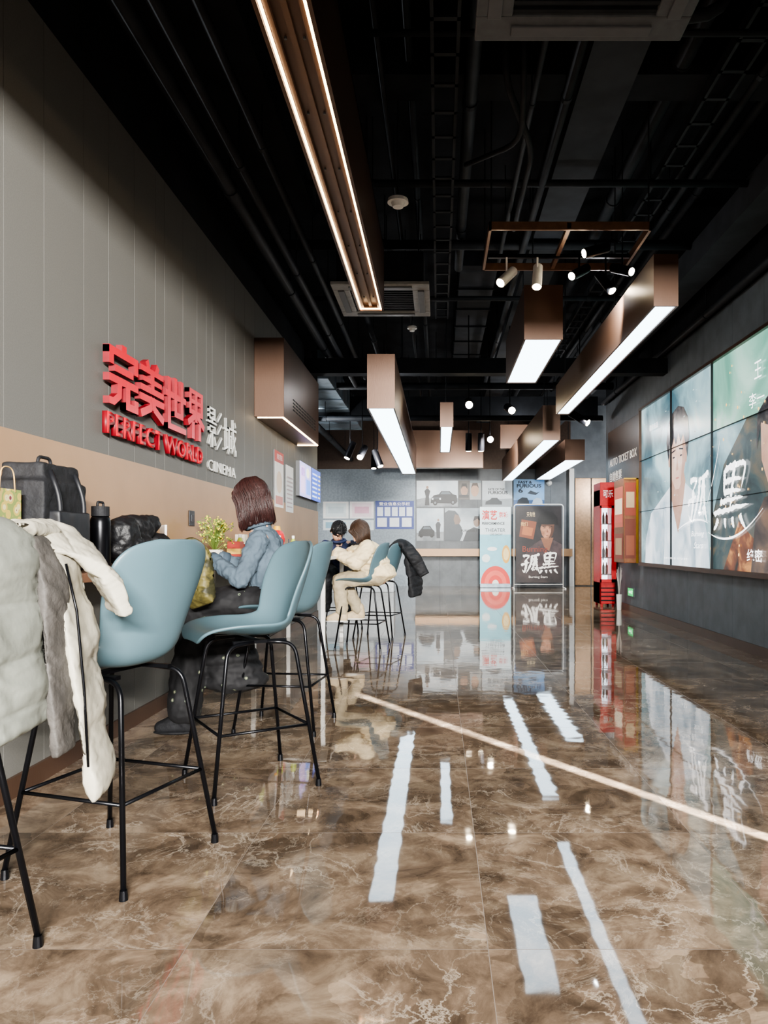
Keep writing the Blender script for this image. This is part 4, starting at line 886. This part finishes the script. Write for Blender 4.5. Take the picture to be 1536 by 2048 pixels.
J3=dict(pelvis=(0,0,.76),chest=(-.10,0,.93),neck=(-.15,0,1.05),head=(-.18,0,1.19),fwd=(-.75,-.1,-.75),shw=(.16,0,0),
  elN=(-.20,-.26,.88),wrN=(-.40,-.14,.985),elF=(-.22,.24,.88),wrF=(-.42,.12,.985),hd=(-1,0,-.05),
  knN=(-.38,-.12,.70),anN=(-.35,-.12,.36),knF=(-.38,.12,.70),anF=(-.20,.12,.36))
person((-.63,7.72,0),0,'seated person in cream padded coat and khaki trousers, leaning forward',J3,
  dict(top=cream,topl='cream padded coat',bot=khaki,shoe=pbr('beige_shoe','#c0ac8c',.6),hair=hairbr,sole=white_plastic,collar=fabric_blk),puff=.045,hair='bob')
J2=dict(pelvis=(0,0,.76),chest=(-.10,0,.97),neck=(-.16,0,1.10),head=(-.22,0,1.22),fwd=(-.6,-.35,-.85),shw=(.17,0,0),
  elN=(-.2,-.27,.92),wrN=(-.42,-.14,.985),elF=(-.2,.27,.92),wrF=(-.42,.14,.985),hd=(-1,0,-.05),
  knN=(-.40,-.12,.72),anN=(-.33,-.12,.36),knF=(-.40,.12,.72),anF=(-.33,.12,.36))
person((-1.2,9.15,0),math.radians(90),'seated person in black clothes with short black hair',J2,
  dict(top=pbr('black_print_fabric','#181a24',.7,0,.2,12,hex2='#2f3a62'),topl='black printed jacket',bot=fabric_blk,shoe=fabric_blk,hair=hairbk),hair='short')

# ============================================================ COATS
pale=pbr('pale_padded_fabric','#aba697',.6,0,.03,20,.12,40); lining=pbr('dark_coat_lining','#464340',.7,0,.25,12,.3,60)
greyg=pbr('grey_green_padded','#7d8078',.6,0,.03,20,.12,40)
e=empty('padded_coat',(-1.0,1.85,.45),'pale grey padded coat with dark lining draped over the stool back','coat')
strip('front_panel',[(-1.14,1.72,.98),(-1.10,1.72,1.08),(-1.04,1.72,1.115),(-.995,1.72,1.05),(-.98,1.72,.85),(-.965,1.735,.63)],[.12,.13,.135,.135,.135,.125],.026,(0,1,0),greyg,.12,.022,e,seed=1)
strip('side_panel',[(-1.12,1.96,.98),(-1.08,1.95,1.07),(-1.03,1.95,1.105),(-.975,1.965,1.03),(-.945,1.985,.8),(-.905,2.02,.41)],[.06,.075,.09,.10,.10,.095,.09],.018,(-.15,1,0),pale,.17,.020,e,seed=5)
strip('lining',[(-1.0,1.86,1.09),(-.965,1.865,1.0),(-.945,1.87,.75),(-.935,1.875,.55)],[.05,.055,.06,.05],.016,(0,1,0),lining,0,.016,e,seed=9)
strip('hood',[(-1.16,1.62,1.02),(-1.10,1.68,1.08),(-1.07,1.8,1.10),(-1.05,1.98,1.09)],[.06,.08,.08,.06],.026,(1,0,.2),pale,0,.020,e,seed=12)
strip('sleeve',[(-1.05,1.88,1.09),(-.99,1.99,1.09),(-.94,2.07,1.01),(-.90,2.11,.88)],[.07,.09,.10,.09],.022,(.55,-.45,-.4),pale,.12,.020,e,seed=20)
bm=bmesh.new(); tube(bm,[(-.945,1.900,1.02),(-.920,1.905,.9),(-.905,1.912,.7),(-.897,1.918,.5)],.0035,6); mk('zipper',bm,black_metal,e)

e=empty('padded_coat',(-.42,8.6,.45),'black padded coat hanging over a stool back','coat')
strip('coat_body',[(-.55,8.6,.95),(-.48,8.6,1.06),(-.40,8.6,1.08),(-.33,8.6,.98),(-.28,8.6,.72),(-.26,8.6,.47)],[.14,.17,.19,.2,.2,.18],.05,(.3,1,0),fabric_blk,.12,.03,e,seed=3)
strip('coat_sleeve',[(-.36,8.42,1.04),(-.26,8.36,.9),(-.16,8.36,.72)],[.06,.07,.06],.05,(1,0,0),fabric_blk,.12,.03,e,seed=4,rings=50)

def camo():
    m=pbr('olive_camo','#2b2a17',.6,0,.3,9,.25,40,hex2='#5f5830'); r=[n for n in m.node_tree.nodes if n.type=='VALTORGB'][0]; r.color_ramp.elements[0].position=.46; r.color_ramp.elements[1].position=.54; return m
e=empty('folded_coat',(-1.33,4.12,.74),'olive patterned padded coat bundled at the counter edge','coat')
strip('coat_body',[(-1.40,4.10,1.03),(-1.34,4.07,1.06),(-1.28,4.05,.98),(-1.30,4.03,.86),(-1.26,4.03,.74)],[.06,.08,.09,.10,.09],.040,(.6,-.5,.0),camo(),.08,.035,e,seed=31,rings=70)
strip('coat_sleeve',[(-1.40,4.04,1.0),(-1.37,4.02,.92),(-1.33,4.02,.84),(-1.22,4.05,.78)],[.04,.05,.05,.045],.035,(.5,-.5,.3),camo(),.07,.03,e,seed=41,rings=70)

# ============================================================ COUNTER OBJECTS
e=empty('backpack',(-1.62,3.05,.95),'black backpack standing on the counter','backpack')
bm=bmesh.new(); box(bm,-1.72,-1.51,2.87,3.22,.956,1.32); box(bm,-1.70,-1.53,2.90,3.19,1.3,1.39); blob('bag_body',bm,fabric_blk,.009,14,e,noise_=.012,nscale=.07)
bm=bmesh.new(); box(bm,-1.54,-1.47,2.91,3.17,.97,1.2); blob('front_pocket',bm,pbr('black_nylon','#1b1c20',.5,0,.2,40),.008,10,e,noise_=.010)
bm=bmesh.new(); tube(bm,rnd([(-1.6,2.99,1.36),(-1.6,2.99,1.42),(-1.6,3.09,1.42),(-1.6,3.09,1.36)],4,.03),.007); mk('handle',bm,fabric_blk,e)
for q in (0,1):
    bm=bmesh.new(); tube(bm,rnd([(-1.53+.01*q,2.95+.18*q,1.36),(-1.485,2.94+.2*q,1.25),(-1.495,2.96+.18*q,1.0)],5,.08),.010); mk('strap',bm,pbr('black_nylon','#1b1c20'),e)
e=empty('vacuum_flask',(-1.58,3.5,.95),'black vacuum flask with looped lid','bottle')
bm=bmesh.new(); tube(bm,[(-1.58,3.5,.95),(-1.58,3.5,.955),(-1.58,3.5,1.17),(-1.58,3.5,1.19),(-1.58,3.5,1.20)],[.042,.046,.046,.042,.036],24); mk('flask_body',bm,black_metal,e)
bm=bmesh.new(); cone(bm,(-1.58,3.5,1.20),.040,(-1.58,3.5,1.245),.040,24); tube(bm,rnd([(-1.58,3.47,1.24),(-1.58,3.47,1.265),(-1.58,3.53,1.265),(-1.58,3.53,1.24)],4,.02),.006); mk('lid',bm,fabric_blk,e)
bm=bmesh.new()
for c,r in [((-1.6,3.85,1.05),(.13,.18,.085)),((-1.58,3.75,1.12),(.08,.1,.09)),((-1.6,3.95,1.15),(.09,.14,.075)),((-1.58,4.12,1.05),(.12,.12,.085)),((-1.56,4.05,1.18),(.05,.08,.05))]: ell(bm,c,r)
blob('folded_jacket',bm,pbr('black_shell_fabric','#121316',.55,0,.3,30,.5,40),.008,2,noise_=.03,nscale=.05,label='black jacket heaped on the counter',cat='jacket')
def floral():
    m=pbr('floral_paper','#c9b27a',.6); nt=m.node_tree;N=nt.nodes;L=nt.links;b=N['Principled BSDF']
    tc=N.new('ShaderNodeTexCoord'); v=N.new('ShaderNodeTexVoronoi'); v.inputs['Scale'].default_value=22; L.new(tc.outputs['Object'],v.inputs['Vector'])
    r=N.new('ShaderNodeValToRGB'); r.color_ramp.interpolation='CONSTANT'; E=r.color_ramp.elements; E[0].color=lin('#7a3b46'); E[1].position=.7; E[1].color=lin('#b9a564')
    for p,c in ((.18,'#d9cf9a'),(.32,'#c9b25e'),(.5,'#8b9a56')): k=E.new(p); k.color=lin(c)
    L.new(v.outputs['Distance'],r.inputs[0]); L.new(r.outputs[0],b.inputs['Base Color']); return m
e=empty('paper_gift_bag',(-1.62,2.72,.95),'floral paper gift bag with twine handle','bag')
bm=bmesh.new()
for a,b_ in [((-1.70,2.62),(-1.56,2.62)),((-1.56,2.62),(-1.56,2.80)),((-1.56,2.80),(-1.70,2.80)),((-1.70,2.80),(-1.70,2.62))]:
    bm.faces.new([bm.verts.new((a[0],a[1],.951)),bm.verts.new((b_[0],b_[1],.951)),bm.verts.new((b_[0],b_[1],1.27)),bm.verts.new((a[0],a[1],1.27))])
bm.faces.new([bm.verts.new(p) for p in ((-1.7,2.62,.951),(-1.56,2.62,.951),(-1.56,2.80,.951),(-1.7,2.80,.951))])
bmesh.ops.remove_doubles(bm,verts=bm.verts,dist=1e-4)
o=mk('bag_body',bm,floral(),e); o.modifiers.new('s','SOLIDIFY').thickness=.002
bm=bmesh.new(); tube(bm,rnd([(-1.56,2.66,1.26),(-1.56,2.67,1.35),(-1.56,2.75,1.35),(-1.56,2.76,1.26)],4,.05),.0025); mk('handle',bm,flat('#c9a56a'),e)
e=empty('magazine',(-1.6,4.3,.95),'upright magazine leaning on the counter','magazine')
F5=FR((-1.58,4.32,.95),(-.5,.866,0),(0,0,1))
bm=bmesh.new(); box(bm,0,.16,0,.23,0,.012); bm.transform(F5); mk('pages',bm,white_plastic,e)
art('cover',F5,[('r',0,0,.16,.23,'#cfd9df'),('r',0,.13,.16,.2,'#c0392b'),('r',.02,.03,.1,.1,'#34495e')],.013,e)
e=empty('flower_vase',(-1.6,5.35,.95),'yellow and green flower bunch in a small pot','flowers')
bm=bmesh.new(); cone(bm,(-1.6,5.35,.95),.045,(-1.6,5.35,1.03),.06,20); mk('pot',bm,flat('#d9cfc0'),e)
random.seed(4); bm=bmesh.new()
for i in range(80):
    a=random.uniform(0,6.28); r=random.uniform(.02,.15); h=random.uniform(.08,.26); p=Vector((-1.6+r*math.cos(a)*.8,5.35+r*math.sin(a),1.03+h-r*.3))
    tube(bm,[(-1.6,5.35,1.02),((p.x-1.6)/2,(p.y+5.35)/2,p.z-.04),p],.0015,4,mi=1)
    for k in range(4): 
        q=p+Vector((random.uniform(-.015,.015),random.uniform(-.015,.015),random.uniform(-.025,.01)))
        rr=bmesh.ops.create_icosphere(bm,subdivisions=1,radius=random.uniform(.004,.009),matrix=Matrix.Translation(q))
        for f in {f for v in rr['verts'] for f in v.link_faces}: f.material_index=0 if k<2 else 1
mk('flowers',bm,[flat('#d8cb48'),flat('#6f8540')],e,kind='stuff')
bm=bmesh.new(); box(bm,XL+.012,XL+.022,5.35,5.46,1.2,1.31); box(bm,XL+.02,XL+.028,5.38,5.43,1.23,1.28); mk('wall_socket',bm,black_metal,label='black wall socket on the bronze panel',cat='socket',bevel=.002)
def packet(x,y,w,d,h,c,c2,label,name='snack_box'):
    e=empty(name,(x,y,.95),label,'box')
    bm=bmesh.new(); box(bm,x-w/2,x+w/2,y-d/2,y+d/2,.95,.95+h); mk('carton',bm,flat(c),e,bevel=.003)
    bm=bmesh.new(); box(bm,x-w/2-.001,x+w/2+.002,y-d/2-.001,y+d/2+.001,.95+h*.3,.95+h*.6); mk('printed_band',bm,flat(c2),e)
packet(-1.6,5.9,.1,.12,.14,'#b23a2e','#e8c060','red snack carton with yellow band')
packet(-1.56,6.15,.1,.18,.09,'#e0c030','#c0392b','yellow snack carton with red band')
packet(-1.66,6.3,.08,.1,.2,'#e9e3d6','#b23a2e','white snack carton with red band')
packet(-1.6,6.55,.1,.12,.12,'#e6b422','#ffffff','yellow snack carton with white band')
packet(-1.64,7.2,.12,.16,.1,'#d9d2c6','#7d4b2e','cream snack carton with brown band')
packet(-1.45,7.6,.12,.14,.08,'#c9402f','#f0e0c0','red snack carton with cream band')
bj=None
for i,(x,y) in enumerate([(-1.6,6.03),(-1.52,6.4),(-1.6,7.0),(-1.5,7.05),(-1.4,7.2)]):
    if bj is None: bj=mk('drink_bottle',bottle_mesh(.2,.03),[flat('#a8b84a'),flat('#e8e8e8')],label='small plastic drink bottle on the counter',cat='bottle',group='bottles on the counter'); o=bj
    else: o=bj.copy(); COL.objects.link(o)
    o.location=(x,y,.95)
e=empty('gift_lantern',(-1.62,7.5,.95),'small red festive lantern with gold trim','lantern')
bm=bmesh.new(); ell(bm,(-1.62,7.5,1.12),(.08,.08,.1)); mk('lantern_body',bm,redp,e,smooth=True)
bm=bmesh.new(); cone(bm,(-1.62,7.5,.95),.05,(-1.62,7.5,1.04),.04,16); cone(bm,(-1.62,7.5,1.2),.04,(-1.62,7.5,1.25),.03,16); mk('gold_trim',bm,flat('#d9a83a'),e)
bm=bmesh.new(); box(bm,-1.32,-1.15,7.45,7.62,.95,.953); mk('paper_sheet',bm,white_plastic,label='white sheet of paper on the table',cat='paper')

# ============================================================ LIGHTS
def area(loc,target,sx,sy,power,col=(1,1,1)):
    l=bpy.data.lights.new('area_light','AREA'); l.shape='RECTANGLE'; l.size=sx; l.size_y=sy; l.energy=power; l.color=col
    o=bpy.data.objects.new('area_light',l); o.location=loc; o.rotation_euler=(Vector(target)-Vector(loc)).to_track_quat('-Z','Y').to_euler(); COL.objects.link(o); return o
def spotl(loc,target,size,power,col=(1,1,1),rad=.03,blend=.3):
    l=bpy.data.lights.new('spot_light','SPOT'); l.spot_size=math.radians(size); l.energy=power; l.color=col; l.shadow_soft_size=rad; l.spot_blend=blend
    o=bpy.data.objects.new('spot_light',l); o.location=loc; o.rotation_euler=(Vector(target)-Vector(loc)).to_track_quat('-Z','Y').to_euler(); COL.objects.link(o); return o
def point(loc,power,col=(1,1,1),rad=.05):
    l=bpy.data.lights.new('point_light','POINT'); l.energy=power; l.color=col; l.shadow_soft_size=rad
    o=bpy.data.objects.new('point_light',l); o.location=loc; COL.objects.link(o)
area((1.8,-6,2.88),(-1.2,4,1.4),2.4,.22,5600,(1,.97,.92))
spotl((9.03,-8.74,6.6),(3.05,.02,1.2),14,420000,(1,.99,.94),.04,.1)
for p,t_,en,sz in [((.55,6.0,3.1),(-1.2,7.0,0),170,70),((1.36,6.0,3.1),(3.0,9,1),300,80),((.42,10.4,3.0),(.4,13,0),400,90),((.95,13.6,2.95),(1.5,19,1.5),1250,90),((-1.3,13,2.6),(-1.8,19,1.5),800,90),((2.1,11,2.9),(2.9,12.5,1),200,80),((-1.2,8.4,2.25),(-1.3,8.2,.9),30,90)]:
    spotl(p,t_,sz,en,(1,.96,.9),.05,.6)
for p,en in [((1.56,7.3,3.2),12),((-.57,10,3.05),14),((1.6,14,3.2),45),((-2.3,13,3.0),90),((.92,7.5,3.5),7),((4.3,17,2.5),220)]: point(p,en,(.95,.97,1))  # mostly unseen fill points added above the box lights to brighten the ceiling
w=bpy.data.worlds.new('World'); S.world=w; w.use_nodes=True; bg=w.node_tree.nodes['Background']
sk=w.node_tree.nodes.new('ShaderNodeTexSky'); sk.sky_type='NISHITA'; sk.sun_disc=False; sk.sun_elevation=math.radians(22)
w.node_tree.links.new(sk.outputs[0],bg.inputs[0]); bg.inputs[1].default_value=.03

# ============================================================ CAMERA
c=bpy.data.cameras.new('Camera'); c.sensor_width=36; c.sensor_fit='AUTO'; c.lens=1500/2048*36
c.shift_x=-110/2048; c.shift_y=64/2048; c.clip_end=100
o=bpy.data.objects.new('Camera',c); o.location=(0,0,CH); o.rotation_euler=(math.pi/2,0,0); COL.objects.link(o); S.camera=o
S.view_settings.view_transform='AgX'; S.view_settings.look='AgX - Medium High Contrast'; S.view_settings.exposure=-.25
